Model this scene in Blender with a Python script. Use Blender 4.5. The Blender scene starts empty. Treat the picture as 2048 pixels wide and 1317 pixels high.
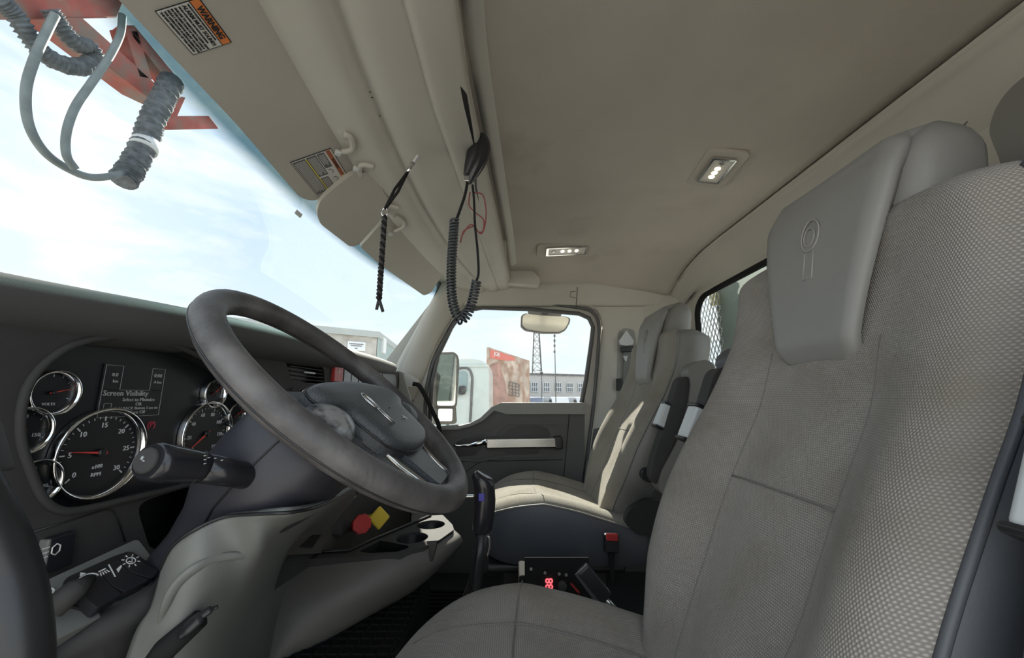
import bpy, bmesh, math, random
from mathutils import Vector, Matrix, noise
from mathutils.geometry import tessellate_polygon
random.seed(7)
PI = math.pi
SC = bpy.context.scene
COL = SC.collection

# ---------------------------------------------------------------- camera
ZO = 0.85                       # eye height above the cab floor; shapes below are written relative to eye height
FPX = 770.0                     # focal length in pixels of a 2048 px wide frame
CX, CY = 1024.0, 658.5
PITCH = math.atan(137.0 / FPX)
cam_d = bpy.data.cameras.new('camera')
cam_d.sensor_width = 36.0
cam_d.lens = FPX * 36.0 / 2048.0
cam_d.clip_start = 0.01
cam_d.clip_end = 500
cam = bpy.data.objects.new('camera', cam_d)
COL.objects.link(cam)
cam.location = (0, 0, ZO)
cam.rotation_euler = (PI / 2 + PITCH, 0, -PI / 2)
SC.camera = cam

# ---------------------------------------------------------------- exposure
SC.view_settings.view_transform = 'Standard'
SC.view_settings.look = 'None'
SC.view_settings.gamma = 1.0
SC.view_settings.use_curve_mapping = False
SC.view_settings.exposure = 0.0
SC.cycles.max_bounces = 10
SC.cycles.diffuse_bounces = 6
SC.cycles.transparent_max_bounces = 24
SC.cycles.caustics_reflective = False
SC.cycles.caustics_refractive = False
SC.cycles.sample_clamp_indirect = 6.0

# ---------------------------------------------------------------- sky
SUNV = Vector((1.0, 0.15, 0.74)).normalized()
wd = bpy.data.worlds.new('sky')
SC.world = wd
wd.use_nodes = True
nt = wd.node_tree
nt.nodes.clear()
def N(t, **k):
    n = nt.nodes.new(t)
    for a, b in k.items(): setattr(n, a, b)
    return n
def ramp(n, stops):
    cr = n.color_ramp
    while len(cr.elements) < len(stops): cr.elements.new(0.5)
    for e, (p, c) in zip(cr.elements, stops):
        e.position = p
        e.color = tuple(c) + (1,) if len(c) == 3 else c
SKY_STRENGTH = 1.45
out = N('ShaderNodeOutputWorld'); bg = N('ShaderNodeBackground'); geo = N('ShaderNodeTexCoord')
sep = N('ShaderNodeSeparateXYZ'); grad = N('ShaderNodeValToRGB')
nt.links.new(geo.outputs['Generated'], sep.inputs[0])
nt.links.new(sep.outputs['Z'], grad.inputs[0])
ramp(grad, [(0.0, (.80, .86, .90)), (0.14, (.62, .78, .93)), (0.45, (.36, .60, .88)), (1.0, (.22, .42, .75))])
mp = N('ShaderNodeMapping'); mp.inputs['Scale'].default_value = (1.3, 1.3, 4.2)
mp.inputs['Rotation'].default_value = (0.1, 0.25, 0.6)
nz = N('ShaderNodeTexNoise'); nz.inputs['Scale'].default_value = 1.6; nz.inputs['Detail'].default_value = 7
nz.inputs['Roughness'].default_value = 0.55; nz.inputs['Distortion'].default_value = 0.35
nt.links.new(geo.outputs['Generated'], mp.inputs[0]); nt.links.new(mp.outputs[0], nz.inputs['Vector'])
cl = N('ShaderNodeValToRGB'); ramp(cl, [(0.36, (0, 0, 0)), (0.58, (1, 1, 1))])
nt.links.new(nz.outputs['Fac'], cl.inputs[0])
# thin bright haze around the sun
dot = N('ShaderNodeVectorMath', operation='DOT_PRODUCT'); dot.inputs[1].default_value = SUNV
nrm = N('ShaderNodeVectorMath', operation='NORMALIZE')
nt.links.new(geo.outputs['Generated'], nrm.inputs[0]); nt.links.new(nrm.outputs[0], dot.inputs[0])
hz = N('ShaderNodeMapRange'); hz.inputs[1].default_value = 0.55; hz.inputs[2].default_value = 1.0
hz.inputs[3].default_value = 0.0; hz.inputs[4].default_value = 0.55
nt.links.new(dot.outputs['Value'], hz.inputs[0])
fy = N('ShaderNodeMapRange'); fy.inputs[1].default_value = 0.25; fy.inputs[2].default_value = 0.75
fy.inputs[3].default_value = 0.0; fy.inputs[4].default_value = 0.62
nt.links.new(sep.outputs['Y'], fy.inputs[0])
mx0 = N('ShaderNodeMath', operation='MAXIMUM'); nt.links.new(hz.outputs[0], mx0.inputs[0]); nt.links.new(fy.outputs[0], mx0.inputs[1])
mx1 = N('ShaderNodeMath', operation='MAXIMUM'); nt.links.new(mx0.outputs[0], mx1.inputs[0]); nt.links.new(cl.outputs[0], mx1.inputs[1])
mix = N('ShaderNodeMixRGB'); mix.inputs[2].default_value = (.93, .95, .94, 1)
nt.links.new(grad.outputs[0], mix.inputs[1]); nt.links.new(mx1.outputs[0], mix.inputs[0])
# sky behind the open driver's door boosted, an added fill for the cab
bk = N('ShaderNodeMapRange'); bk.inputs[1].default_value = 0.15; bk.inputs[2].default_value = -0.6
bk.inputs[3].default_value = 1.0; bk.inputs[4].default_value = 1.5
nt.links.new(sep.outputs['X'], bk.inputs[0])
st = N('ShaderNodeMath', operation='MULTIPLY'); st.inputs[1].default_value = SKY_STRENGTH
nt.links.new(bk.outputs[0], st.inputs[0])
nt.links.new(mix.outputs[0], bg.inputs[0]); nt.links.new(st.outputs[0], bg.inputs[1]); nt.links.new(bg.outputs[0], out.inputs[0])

sun_d = bpy.data.lights.new('sun', 'SUN'); sun_d.energy = 16.0; sun_d.angle = math.radians(0.6); sun_d.color = (1.0, .93, .80)
sun = bpy.data.objects.new('sun', sun_d); COL.objects.link(sun)
sun.rotation_euler = SUNV.to_track_quat('Z', 'Y').to_euler()
sun.location = (20, 8, 15)

# ---------------------------------------------------------------- placing helpers
cP, sP = math.cos(PITCH), math.sin(PITCH)
def ray(u, v):
    up = (CY - v) / FPX
    return Vector((cP - up * sP, (CX - u) / FPX, sP + up * cP))
def onX(u, v, x):
    d = ray(u, v); return d * (x / d.x)
def onY(u, v, y):
    d = ray(u, v); return d * (y / d.y)
def onZ(u, v, z):
    d = ray(u, v); return d * (z / d.z)
def onP(u, v, p, n):
    d = ray(u, v); return d * (Vector(p).dot(n) / d.dot(n))
def lerp(a, b, t): return a + (b - a) * t
def sstep(a, b, x):
    t = max(0., min(1., (x - a) / (b - a))); return t * t * (3 - 2 * t)
def pw(pts, x):
    "piecewise smooth interpolation through (x, y) pairs (Catmull-Rom)"
    if x <= pts[0][0]: return pts[0][1]
    if x >= pts[-1][0]: return pts[-1][1]
    for i in range(len(pts) - 1):
        if pts[i][0] <= x <= pts[i + 1][0]:
            x0, y0 = pts[i]; x1, y1 = pts[i + 1]; t = (x - x0) / (x1 - x0)
            m0 = (y1 - (pts[i - 1][1] if i else y0)) / (x1 - (pts[i - 1][0] if i else x0 - 1e-9 - (x1 - x0) * 0))
            m0 = (y1 - pts[i - 1][1]) / (x1 - pts[i - 1][0]) if i else (y1 - y0) / (x1 - x0)
            m1 = (pts[i + 2][1] - y0) / (pts[i + 2][0] - x0) if i + 2 < len(pts) else (y1 - y0) / (x1 - x0)
            h = x1 - x0; t2 = t * t; t3 = t2 * t
            return (2*t3-3*t2+1)*y0 + (t3-2*t2+t)*h*m0 + (-2*t3+3*t2)*y1 + (t3-t2)*h*m1
def crom(pts, n=8, closed=False):
    "smooth 3D curve through the points"
    P = [Vector(p) for p in pts]; out = []
    L = len(P); segs = L if closed else L - 1
    for i in range(segs):
        p1, p2 = P[i], P[(i + 1) % L]
        p0 = P[i - 1] if (i or closed) else p1 * 2 - p2
        p3 = P[(i + 2) % L] if (closed or i + 2 < L) else p2 * 2 - p1
        for k in range(n):
            t = k / n
            out.append(.5 * ((2 * p1) + (p2 - p0) * t + (2 * p0 - 5 * p1 + 4 * p2 - p3) * t * t + (3 * p1 - p0 - 3 * p2 + p3) * t ** 3))
    if not closed: out.append(P[-1].copy())
    return out
def rounded(pts, r, n=5):
    "polygon with rounded corners; r one radius or one per corner"
    P = [Vector(p) for p in pts]; out = []; L = len(P)
    for i, p in enumerate(P):
        rr = r[i] if isinstance(r, (list, tuple)) else r
        a = P[i - 1] - p; b = P[(i + 1) % L] - p
        if rr <= 0: out.append(p.copy()); continue
        k = min(rr, a.length * .49, b.length * .49)
        A = p + a.normalized() * k; B = p + b.normalized() * k
        for j in range(n + 1):
            t = j / n
            out.append(A * (1 - t) ** 2 + p * 2 * t * (1 - t) + B * t * t)
    return out
def frame(o, x, y):
    x = Vector(x).normalized(); y = Vector(y); z = x.cross(y).normalized(); y = z.cross(x)
    return Matrix(((x.x, y.x, z.x, o[0]), (x.y, y.y, z.y, o[1]), (x.z, y.z, z.z, o[2]), (0, 0, 0, 1)))
I4 = Matrix.Identity(4)

class MB:
    def __init__(s, M=None):
        s.v = []; s.f = []; s.uv = {}; s.M = M or I4; s.sm = []
    def av(s, p, uv=None):
        s.v.append(s.M @ Vector(p))
        if uv: s.uv[len(s.v) - 1] = uv
        return len(s.v) - 1
    def af(s, idx, smooth=False):
        s.f.append(tuple(idx)); s.sm.append(smooth)
    def box(s, c, d, rot=None):
        c = Vector(c); R = rot or Matrix.Identity(3); b = len(s.v)
        for i in (-1, 1):
            for j in (-1, 1):
                for k in (-1, 1): s.av(c + R @ Vector((i * d[0] / 2, j * d[1] / 2, k * d[2] / 2)))
        for q in ((0,1,3,2),(4,6,7,5),(0,4,5,1),(2,3,7,6),(0,2,6,4),(1,5,7,3)): s.af([b + i for i in q])
        return s
    def bar(s, a, b, w, h, up=(0, 0, 1)):
        a = Vector(a); b = Vector(b); d = b - a; L = d.length; x = d.normalized(); y = Vector(up).cross(x)
        if y.length < 1e-4: y = Vector((0, 1, 0)).cross(x)
        y.normalize(); z = x.cross(y)
        R = Matrix((x, y, z)).transposed()
        return s.box((a + b) / 2, (L, w, h), R)
    def prism(s, poly, ext, holes=()):
        "closed outline(s) filled and extruded by the vector ext"
        ext = Vector(ext); loops = [[Vector(p) for p in poly]] + [[Vector(p) for p in h] for h in holes]
        flat = [p for l in loops for p in l]; n = len(flat); b = len(s.v)
        for p in flat: s.av(p)
        for p in flat: s.av(p + ext)
        for t in tessellate_polygon(loops):
            s.af([b + i for i in t]); s.af([b + n + i for i in reversed(t)])
        k = 0
        for l in loops:
            m = len(l)
            for i in range(m):
                j = (i + 1) % m
                s.af((b + k + i, b + k + j, b + n + k + j, b + n + k + i))
            k += m
        return s
    def grid(s, rows, closed=False, smooth=True, uvs=None, flip=False):
        b = len(s.v); nr = len(rows); nc = len(rows[0])
        for i, r in enumerate(rows):
            for j, p in enumerate(r): s.av(p, uvs[i][j] if uvs else None)
        for i in range(nr - 1):
            for j in range(nc if closed else nc - 1):
                k = (j + 1) % nc
                q = (b + i * nc + j, b + i * nc + k, b + (i + 1) * nc + k, b + (i + 1) * nc + j)
                s.af(q[::-1] if flip else q, smooth)
        return s
    def cap(s, loop, smooth=False):
        ids = [s.av(p) for p in loop]; s.af(ids, smooth); return s
    def tube(s, path, r, n=10, closed=False, caps=True, flat=1.0, up=None):
        P = [Vector(p) for p in path]; L = len(P); b = len(s.v); prev = None
        for i, p in enumerate(P):
            if closed: t = (P[(i + 1) % L] - P[i - 1])
            else: t = P[min(i + 1, L - 1)] - P[max(i - 1, 0)]
            t.normalize()
            if prev is None:
                u0 = Vector(up) if up else (Vector((0, 0, 1)) if abs(t.z) < .9 else Vector((1, 0, 0)))
                a = t.cross(u0).normalized()
            else:
                a = prev - t * prev.dot(t); a.normalize()
            prev = a; c = t.cross(a)
            rr = r[i] if isinstance(r, (list, tuple)) else r
            for k in range(n):
                g = 2 * PI * k / n
                s.av(p + a * (rr * math.cos(g)) + c * (rr * flat * math.sin(g)))
        for i in range(L if closed else L - 1):
            for k in range(n):
                m = (k + 1) % n; i2 = (i + 1) % L
                s.af((b + i * n + k, b + i * n + m, b + i2 * n + m, b + i2 * n + k), True)
        if caps and not closed:
            s.af([b + k for k in range(n)][::-1]); s.af([b + (L - 1) * n + k for k in range(n)])
        return s
    def lathe(s, prof, o=(0, 0, 0), n=32, M=None, caps=True):
        "profile of (radius, height) turned about local z at o"
        M = M or Matrix.Translation(o); b = len(s.v); m = len(prof)
        for r, h in prof:
            for k in range(n):
                g = 2 * PI * k / n; s.av(M @ Vector((r * math.cos(g), r * math.sin(g), h)))
        for i in range(m - 1):
            for k in range(n):
                q = (k + 1) % n; s.af((b + i * n + k, b + i * n + q, b + (i + 1) * n + q, b + (i + 1) * n + k), True)
        if caps:
            s.af([b + k for k in range(n)][::-1]); s.af([b + (m - 1) * n + k for k in range(n)])
        return s
    def ell(s, c, r, n=16, m=10, rot=None):
        R = rot or Matrix.Identity(3); rows = []
        for i in range(m + 1):
            a = -PI / 2 + PI * i / m
            rows.append([Vector(c) + R @ Vector((r[0] * math.cos(a) * math.cos(2*PI*j/n), r[1] * math.cos(a) * math.sin(2*PI*j/n), r[2] * math.sin(a))) for j in range(n)])
        return s.grid(rows, closed=True)
    def text(s, txt, M, size, align='CENTER', ext=0.0004, bold=0.0, spacing=1.0, fit=None):
        cu = bpy.data.curves.new('t', 'FONT'); cu.body = txt; cu.size = size; cu.align_x = align; cu.align_y = 'CENTER'
        cu.extrude = ext; cu.offset = bold; cu.space_character = spacing; cu.resolution_u = 2
        ob = bpy.data.objects.new('t', cu); COL.objects.link(ob)
        dg = bpy.context.evaluated_depsgraph_get(); me = ob.evaluated_get(dg).to_mesh()
        b = len(s.v); k = 1.0
        if fit:
            xs = [v.co.x for v in me.vertices]; k = fit / max(1e-6, max(xs) - min(xs))
        for v in me.vertices: s.av(M @ Vector((v.co.x * k, v.co.y, v.co.z)))
        for p in me.polygons: s.af([b + i for i in p.vertices])
        ob.evaluated_get(dg).to_mesh_clear()
        bpy.data.objects.remove(ob); bpy.data.curves.remove(cu)
        return s
    def build(s, name, mat, parent=None, bevel=0, seg=2, sub=0, solid=0, offs=-1, loc=None, weld=False, auto=True):
        me = bpy.data.meshes.new(name)
        org = Vector(parent.matrix_world.translation) if parent is not None and loc is None else (Vector(loc) + Vector((0, 0, ZO)) if loc is not None else Vector((0, 0, 0)))
        lo = None
        W = [p + Vector((0, 0, ZO)) for p in s.v]
        if parent is None and loc is None:
            xs = [p.x for p in W]; ys = [p.y for p in W]; zs = [p.z for p in W]
            org = Vector(((min(xs) + max(xs)) / 2, (min(ys) + max(ys)) / 2, min(zs)))
        me.from_pydata([p - org for p in W], [], s.f)
        for p, sm in zip(me.polygons, s.sm): p.use_smooth = sm
        if s.uv:
            ul = me.uv_layers.new(name='UVMap')
            for lp in me.loops:
                ul.data[lp.index].uv = s.uv.get(lp.vertex_index, (0, 0))
        bm = bmesh.new(); bm.from_mesh(me)
        if weld: bmesh.ops.remove_doubles(bm, verts=bm.verts, dist=1e-5)
        bmesh.ops.recalc_face_normals(bm, faces=bm.faces)
        bm.to_mesh(me); bm.free()
        me.materials.append(mat)
        o = bpy.data.objects.new(name, me); COL.objects.link(o)
        if parent is not None:
            o.parent = parent
            pw_ = Vector(parent.matrix_world.translation)
            o.location = org - pw_
            o.matrix_world = Matrix.Translation(org)
        else:
            o.location = org; o.matrix_world = Matrix.Translation(org)
        if solid:
            m = o.modifiers.new('solid', 'SOLIDIFY'); m.thickness = solid; m.offset = offs
        if bevel:
            m = o.modifiers.new('bevel', 'BEVEL'); m.width = bevel; m.segments = seg; m.limit_method = 'ANGLE'; m.angle_limit = math.radians(35)
            m.harden_normals = False
            for p in me.polygons: p.use_smooth = True
            w = o.modifiers.new('wn', 'WEIGHTED_NORMAL'); w.keep_sharp = True; w.weight = 80
        if sub:
            m = o.modifiers.new('sub', 'SUBSURF'); m.levels = sub; m.render_levels = sub
            for p in me.polygons: p.use_smooth = True
        return o

def thing(name, label, cat, loc, group=None):
    o = bpy.data.objects.new(name, None); COL.objects.link(o)
    o.empty_display_size = .05
    o.location = Vector(loc) + Vector((0, 0, ZO)); o.matrix_world = Matrix.Translation(o.location)
    o['label'] = label; o['category'] = cat
    if group: o['group'] = group
    return o
def tag(o, label, cat, group=None, kind=None):
    o['label'] = label
    o['category'] = cat
    if group: o['group'] = group
    if kind: o['kind'] = kind
    return o
def struct(o, label=None):
    o['kind'] = 'structure'
    if label: o['label'] = label
    return o

# ---------------------------------------------------------------- materials
MATS = {}
def mat(name, col, rough=.6, metal=0., bump=0., bscale=200., var=0., vscale=4., coat=0., spec=.5, dirt=None, dscale=3., dlo=.5, dhi=.75, coord='Object', emit=None, es=0., bdist=.002):
    m = bpy.data.materials.new(name); m.use_nodes = True; t = m.node_tree; p = t.nodes['Principled BSDF']
    p.inputs['Base Color'].default_value = tuple(col) + (1,); p.inputs['Roughness'].default_value = rough
    p.inputs['Metallic'].default_value = metal; p.inputs['Coat Weight'].default_value = coat
    p.inputs['Specular IOR Level'].default_value = spec
    tc = t.nodes.new('ShaderNodeTexCoord'); last = None
    def noi(sc, det=4):
        n = t.nodes.new('ShaderNodeTexNoise'); n.inputs['Scale'].default_value = sc; n.inputs['Detail'].default_value = det
        t.links.new(tc.outputs[coord], n.inputs['Vector']); return n
    if var:
        n = noi(vscale); r = t.nodes.new('ShaderNodeMapRange')
        r.inputs[1].default_value = .3; r.inputs[2].default_value = .7; r.inputs[3].default_value = 1 - var; r.inputs[4].default_value = 1 + var
        t.links.new(n.outputs['Fac'], r.inputs[0])
        mx = t.nodes.new('ShaderNodeVectorMath'); mx.operation = 'SCALE'; mx.inputs[0].default_value = col
        t.links.new(r.outputs[0], mx.inputs['Scale']); last = mx.outputs[0]
    if dirt:
        n = noi(dscale, 6); r = t.nodes.new('ShaderNodeValToRGB'); ramp(r, [(dlo, (0, 0, 0)), (dhi, (1, 1, 1))])
        t.links.new(n.outputs['Fac'], r.inputs[0])
        mx = t.nodes.new('ShaderNodeMixRGB'); mx.inputs[2].default_value = tuple(dirt) + (1,)
        if last: t.links.new(last, mx.inputs[1])
        else: mx.inputs[1].default_value = tuple(col) + (1,)
        t.links.new(r.outputs[0], mx.inputs[0]); last = mx.outputs[0]
    if last: t.links.new(last, p.inputs['Base Color'])
    if bump:
        n = noi(bscale, 3); b = t.nodes.new('ShaderNodeBump'); b.inputs['Strength'].default_value = bump; b.inputs['Distance'].default_value = bdist
        t.links.new(n.outputs['Fac'], b.inputs['Height']); t.links.new(b.outputs[0], p.inputs['Normal'])
    if emit:
        p.inputs['Emission Color'].default_value = tuple(emit) + (1,); p.inputs['Emission Strength'].default_value = es
    MATS[name] = m
    return m
def fabric(name, c1, c2, pitch=.0055, dirt=(.17, .145, .11)):
    "woven seat cloth: rows of small knots on a darker ground, in metric UVs"
    m = bpy.data.materials.new(name); m.use_nodes = True; t = m.node_tree; p = t.nodes['Principled BSDF']
    p.inputs['Roughness'].default_value = .95; p.inputs['Specular IOR Level'].default_value = .15
    p.inputs['Sheen Weight'].default_value = .15
    uv = t.nodes.new('ShaderNodeUVMap'); sp = t.nodes.new('ShaderNodeSeparateXYZ'); t.links.new(uv.outputs[0], sp.inputs[0])
    def M(op, a, b=None, c=None):
        n = t.nodes.new('ShaderNodeMath'); n.operation = op
        for i, x in enumerate((a, b, c)):
            if x is None: continue
            if isinstance(x, (int, float)): n.inputs[i].default_value = x
            else: t.links.new(x, n.inputs[i])
        return n.outputs[0]
    k = 2 * PI / pitch
    row = M('MULTIPLY', sp.outputs['Y'], 1 / pitch)
    half = M('MULTIPLY', M('MODULO', M('FLOOR', row), 2), PI)
    a = M('SINE', M('ADD', M('MULTIPLY', sp.outputs['X'], k), half))
    b = M('SINE', M('MULTIPLY', row, PI))
    knot = M('MULTIPLY', M('ADD', M('MULTIPLY', a, .5), .5), M('ABSOLUTE', b))
    cr = t.nodes.new('ShaderNodeMixRGB'); cr.inputs[1].default_value = tuple(c1) + (1,); cr.inputs[2].default_value = tuple(c2) + (1,)
    t.links.new(knot, cr.inputs[0])
    n = t.nodes.new('ShaderNodeTexNoise'); n.inputs['Scale'].default_value = 7; n.inputs['Detail'].default_value = 6
    t.links.new(uv.outputs[0], n.inputs['Vector'])
    r = t.nodes.new('ShaderNodeValToRGB'); ramp(r, [(.44, (0, 0, 0)), (.72, (.65, .65, .65))]); t.links.new(n.outputs['Fac'], r.inputs[0])
    mx = t.nodes.new('ShaderNodeMixRGB'); mx.inputs[2].default_value = tuple(dirt) + (1,)
    t.links.new(cr.outputs[0], mx.inputs[1]); t.links.new(r.outputs[0], mx.inputs[0]); t.links.new(mx.outputs[0], p.inputs['Base Color'])
    bp = t.nodes.new('ShaderNodeBump'); bp.inputs['Strength'].default_value = .7; bp.inputs['Distance'].default_value = .0015
    t.links.new(knot, bp.inputs['Height']); t.links.new(bp.outputs[0], p.inputs['Normal'])
    return m
def glass(name, tint, dust=.04, dustcol=(.9, .92, .92), band=False, refl=.06, dscale=60):
    m = bpy.data.materials.new(name); m.use_nodes = True; t = m.node_tree; t.nodes.clear()
    o = t.nodes.new('ShaderNodeOutputMaterial'); tr = t.nodes.new('ShaderNodeBsdfTransparent'); tr.inputs[0].default_value = tuple(tint) + (1,)
    gl = t.nodes.new('ShaderNodeBsdfGlossy'); gl.inputs['Roughness'].default_value = .02; gl.inputs[0].default_value = (1, 1, 1, 1)
    lw = t.nodes.new('ShaderNodeLayerWeight'); lw.inputs[0].default_value = .25
    ml = t.nodes.new('ShaderNodeMath'); ml.operation = 'MULTIPLY_ADD'; ml.inputs[1].default_value = .05; ml.inputs[2].default_value = refl * .1
    t.links.new(lw.outputs['Fresnel'], ml.inputs[0])
    mx = t.nodes.new('ShaderNodeMixShader'); t.links.new(ml.outputs[0], mx.inputs[0]); t.links.new(tr.outputs[0], mx.inputs[1]); t.links.new(gl.outputs[0], mx.inputs[2])
    df = t.nodes.new('ShaderNodeBsdfDiffuse'); df.inputs[0].default_value = tuple(dustcol) + (1,)
    tl = t.nodes.new('ShaderNodeBsdfTranslucent'); tl.inputs[0].default_value = tuple(dustcol) + (1,)
    dm = t.nodes.new('ShaderNodeMixShader'); dm.inputs[0].default_value = .6; t.links.new(df.outputs[0], dm.inputs[1]); t.links.new(tl.outputs[0], dm.inputs[2])
    tc = t.nodes.new('ShaderNodeTexCoord')
    n = t.nodes.new('ShaderNodeTexNoise'); n.inputs['Scale'].default_value = dscale; n.inputs['Detail'].default_value = 6; t.links.new(tc.outputs['Object'], n.inputs['Vector'])
    n2 = t.nodes.new('ShaderNodeTexNoise'); n2.inputs['Scale'].default_value = 3; t.links.new(tc.outputs['Object'], n2.inputs['Vector'])
    r = t.nodes.new('ShaderNodeMapRange'); r.inputs[1].default_value = .45; r.inputs[2].default_value = .8; r.inputs[3].default_value = dust * .5; r.inputs[4].default_value = dust * 5
    t.links.new(n.outputs['Fac'], r.inputs[0])
    r2 = t.nodes.new('ShaderNodeMath'); r2.operation = 'MULTIPLY'; t.links.new(r.outputs[0], r2.inputs[0]); t.links.new(n2.outputs['Fac'], r2.inputs[1])
    fin = t.nodes.new('ShaderNodeMixShader'); t.links.new(r2.outputs[0], fin.inputs[0]); t.links.new(mx.outputs[0], fin.inputs[1]); t.links.new(dm.outputs[0], fin.inputs[2])
    if band:
        # blue-green shade band along the top edge of the screen
        at = t.nodes.new('ShaderNodeUVMap'); sx = t.nodes.new('ShaderNodeSeparateXYZ'); t.links.new(at.outputs[0], sx.inputs[0])
        br = t.nodes.new('ShaderNodeValToRGB'); ramp(br, [(band - .02, tuple(tint)), (band + .03, (tint[0] * .17, tint[1] * .25, tint[2] * .26))])
        t.links.new(sx.outputs['Y'], br.inputs[0]); t.links.new(br.outputs[0], tr.inputs[0])
    t.links.new(fin.outputs[0], o.inputs[0])
    return m
m_trim = mat('light_trim_plastic', (.50, .48, .43), .55, bump=.25, bscale=500, var=.06, vscale=3, bdist=.0006)
m_head = mat('headliner_cloth', (.50, .462, .405), .95, bump=.35, bscale=350, var=.08, vscale=2.5, dirt=(.40, .345, .30), dscale=4, dlo=.6, dhi=.85, spec=.1, bdist=.0008)
m_visor = mat('visor_vinyl', (.46, .435, .39), .7, bump=.3, bscale=500, var=.05, bdist=.0006)
m_dash = mat('dark_dash_plastic', (.052, .050, .050), .78, spec=.3, bump=.3, bscale=600, var=.12, vscale=9, bdist=.0005)
m_dashtop = mat('dash_top_plastic', (.072, .071, .070), .7, bump=.3, bscale=500, var=.1, bdist=.0005)
m_knee = mat('grey_knee_plastic', (.165, .17, .16), .5, bump=.25, bscale=600, var=.08, vscale=6, bdist=.0005)
m_col = mat('column_plastic', (.038, .038, .048), .45, bump=.25, bscale=700, bdist=.0004)
m_black = mat('black_plastic', (.018, .018, .02), .4, bump=.15, bscale=500, bdist=.0004)
m_blackg = mat('gloss_black_plastic', (.02, .02, .024), .22)
m_rubber = mat('black_rubber', (.02, .02, .02), .85, spec=.12, bump=.3, bscale=300, bdist=.001)
m_seal = mat('window_seal_rubber', (.10, .10, .10), .55)
m_leather = mat('worn_wheel_leather', (.075, .07, .07), .5, bump=.6, bscale=160, var=.3, vscale=25, dirt=(.15, .14, .135), dscale=11, dlo=.50, dhi=.68, bdist=.0012)
m_hub = mat('hub_vinyl', (.06, .066, .072), .42, bump=.8, bscale=420, bdist=.0015, var=.15, vscale=20)
m_vinyl = mat('grey_headrest_vinyl', (.235, .232, .222), .5, bump=.4, bscale=380, var=.06, bdist=.0006)
m_vdark = mat('dark_side_vinyl', (.078, .084, .096), .5, bump=.4, bscale=380, var=.08, bdist=.0006)
m_vpass = mat('grey_side_vinyl', (.19, .185, .17), .5, bump=.4, bscale=380, var=.08, bdist=.0006)
m_fab = fabric('woven_seat_cloth', (.20, .185, .17), (.42, .395, .36), pitch=.0033)
m_fabp = fabric('plain_seat_cloth', (.25, .235, .20), (.37, .35, .31), pitch=.0028)
m_chrome = mat('chrome', (.8, .8, .8), .12, 1.0)
m_satin = mat('satin_silver_trim', (.45, .45, .43), .24, .9, bump=.1, bscale=80)
m_door = mat('door_panel_plastic', (.105, .105, .10), .6, bump=.3, bscale=500, var=.08, bdist=.0005)
m_doorlt = mat('door_ledge_vinyl', (.30, .30, .28), .6, bump=.3, bscale=400, bdist=.0006)
m_red = mat('red_plastic', (.45, .03, .03), .45)
m_yel = mat('yellow_plastic', (.75, .55, .05), .45)
m_white = mat('white_paint_print', (.75, .75, .75), .6)
m_wplast = mat('pale_plastic', (.55, .57, .58), .4)
m_dial = mat('dial_face', (.012, .013, .016), .35)
m_floor = mat('rubber_floor', (.022, .023, .026), .65, bump=.5, bscale=90, var=.3, vscale=8)
m_win = glass('side_glass', (.88, .90, .90), .01)
m_ws = glass('windscreen_glass', (.78, .82, .82), .008, band=.855)
# ================================================================ cab shell
# floor with ribbed rubber mat
mb = MB(); mb.box((1.05, 0.0, -.88), (2.3, 2.1, .06)); struct(mb.build('floor', m_floor))
# headliner: flat middle, coved at the rear and at the passenger side
def zc(x, y):
    z = .725
    z -= .060 * sstep(-.42, -.86, y) if False else .057 * (max(0, (-.35 - y)) / .53) ** 2
    z -= .125 * (max(0, (x - 1.55)) / .55) ** 2.4
    z -= .125 * (max(0, (.35 - x)) / .40) ** 2.4
    return z
rows = []
for i in range(41):
    x = lerp(-.03, 2.1, i / 40)
    rows.append([Vector((x, y, zc(x, y))) for y in [lerp(.16, -.885, j / 26) for j in range(27)]])
mb = MB(); mb.grid(rows); struct(mb.build('ceiling', m_head, solid=.02, offs=1))

# trim above the windscreen: strips running across the cab
def bow(x, y0, k, xc=1.0): return y0 - k * (x - xc) ** 2
def hdr(x):
    e = max(0, (x - 1.75) / .35) ** 2 * .0
    gy = bow(x, .288, .1, .9); vy = bow(x, .42, .12, 1.05); sy = .168 - .07 * max(0, x - .7) / 1.1
    wy = wtop(x)
    return [(wy + .01, .64), (lerp(wy, vy, .5), .642), (vy + .014, .638), (vy + .002, .625), (vy - .008, .603), (vy - .03, .597), (gy + .045, .592), (gy + .022, .590), (gy + .014, .594), (gy + .006, .604), (gy - .004, .606),
            (gy - .016, .604), (gy - .034, .595), (gy - .06, .593), (sy + .005, .600), (sy + .0015, .6005), (sy, .606), (sy - .0015, .6005), (sy - .02, .602), (sy - .05, .606), (sy - .062, .615), (sy - .066, .63)]
def wtop(x): return .56 - .175 * (abs(x - 1.02) / 1.03) ** 3
def wbot(x): return .96 - .36 * (abs(x - 1.02) / 1.03) ** 3
rows = []
for i in range(61):
    x = lerp(-.03, 2.10, i / 60)
    rows.append([Vector((x, y, z)) for y, z in hdr(x)])
mb = MB(); mb.grid(rows)
struct(mb.build('trim_1', m_trim, solid=.015, offs=1))
# roof wall over the screen, keeps daylight out above the trim
mb = MB(); mb.grid([[Vector((x, wtop(x) + .018, .636)), Vector((x, wtop(x) + .022, .645)), Vector((x, wtop(x) + .02, .81))] for x in [lerp(-.05, 2.15, i / 40) for i in range(41)]])
mb.prism([(-.05, -1.0, .80), (2.2, -1.0, .80), (2.2, .62, .80), (-.05, .62, .80)], (0, 0, .02))
struct(mb.build('trim_2', m_trim))

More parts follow.
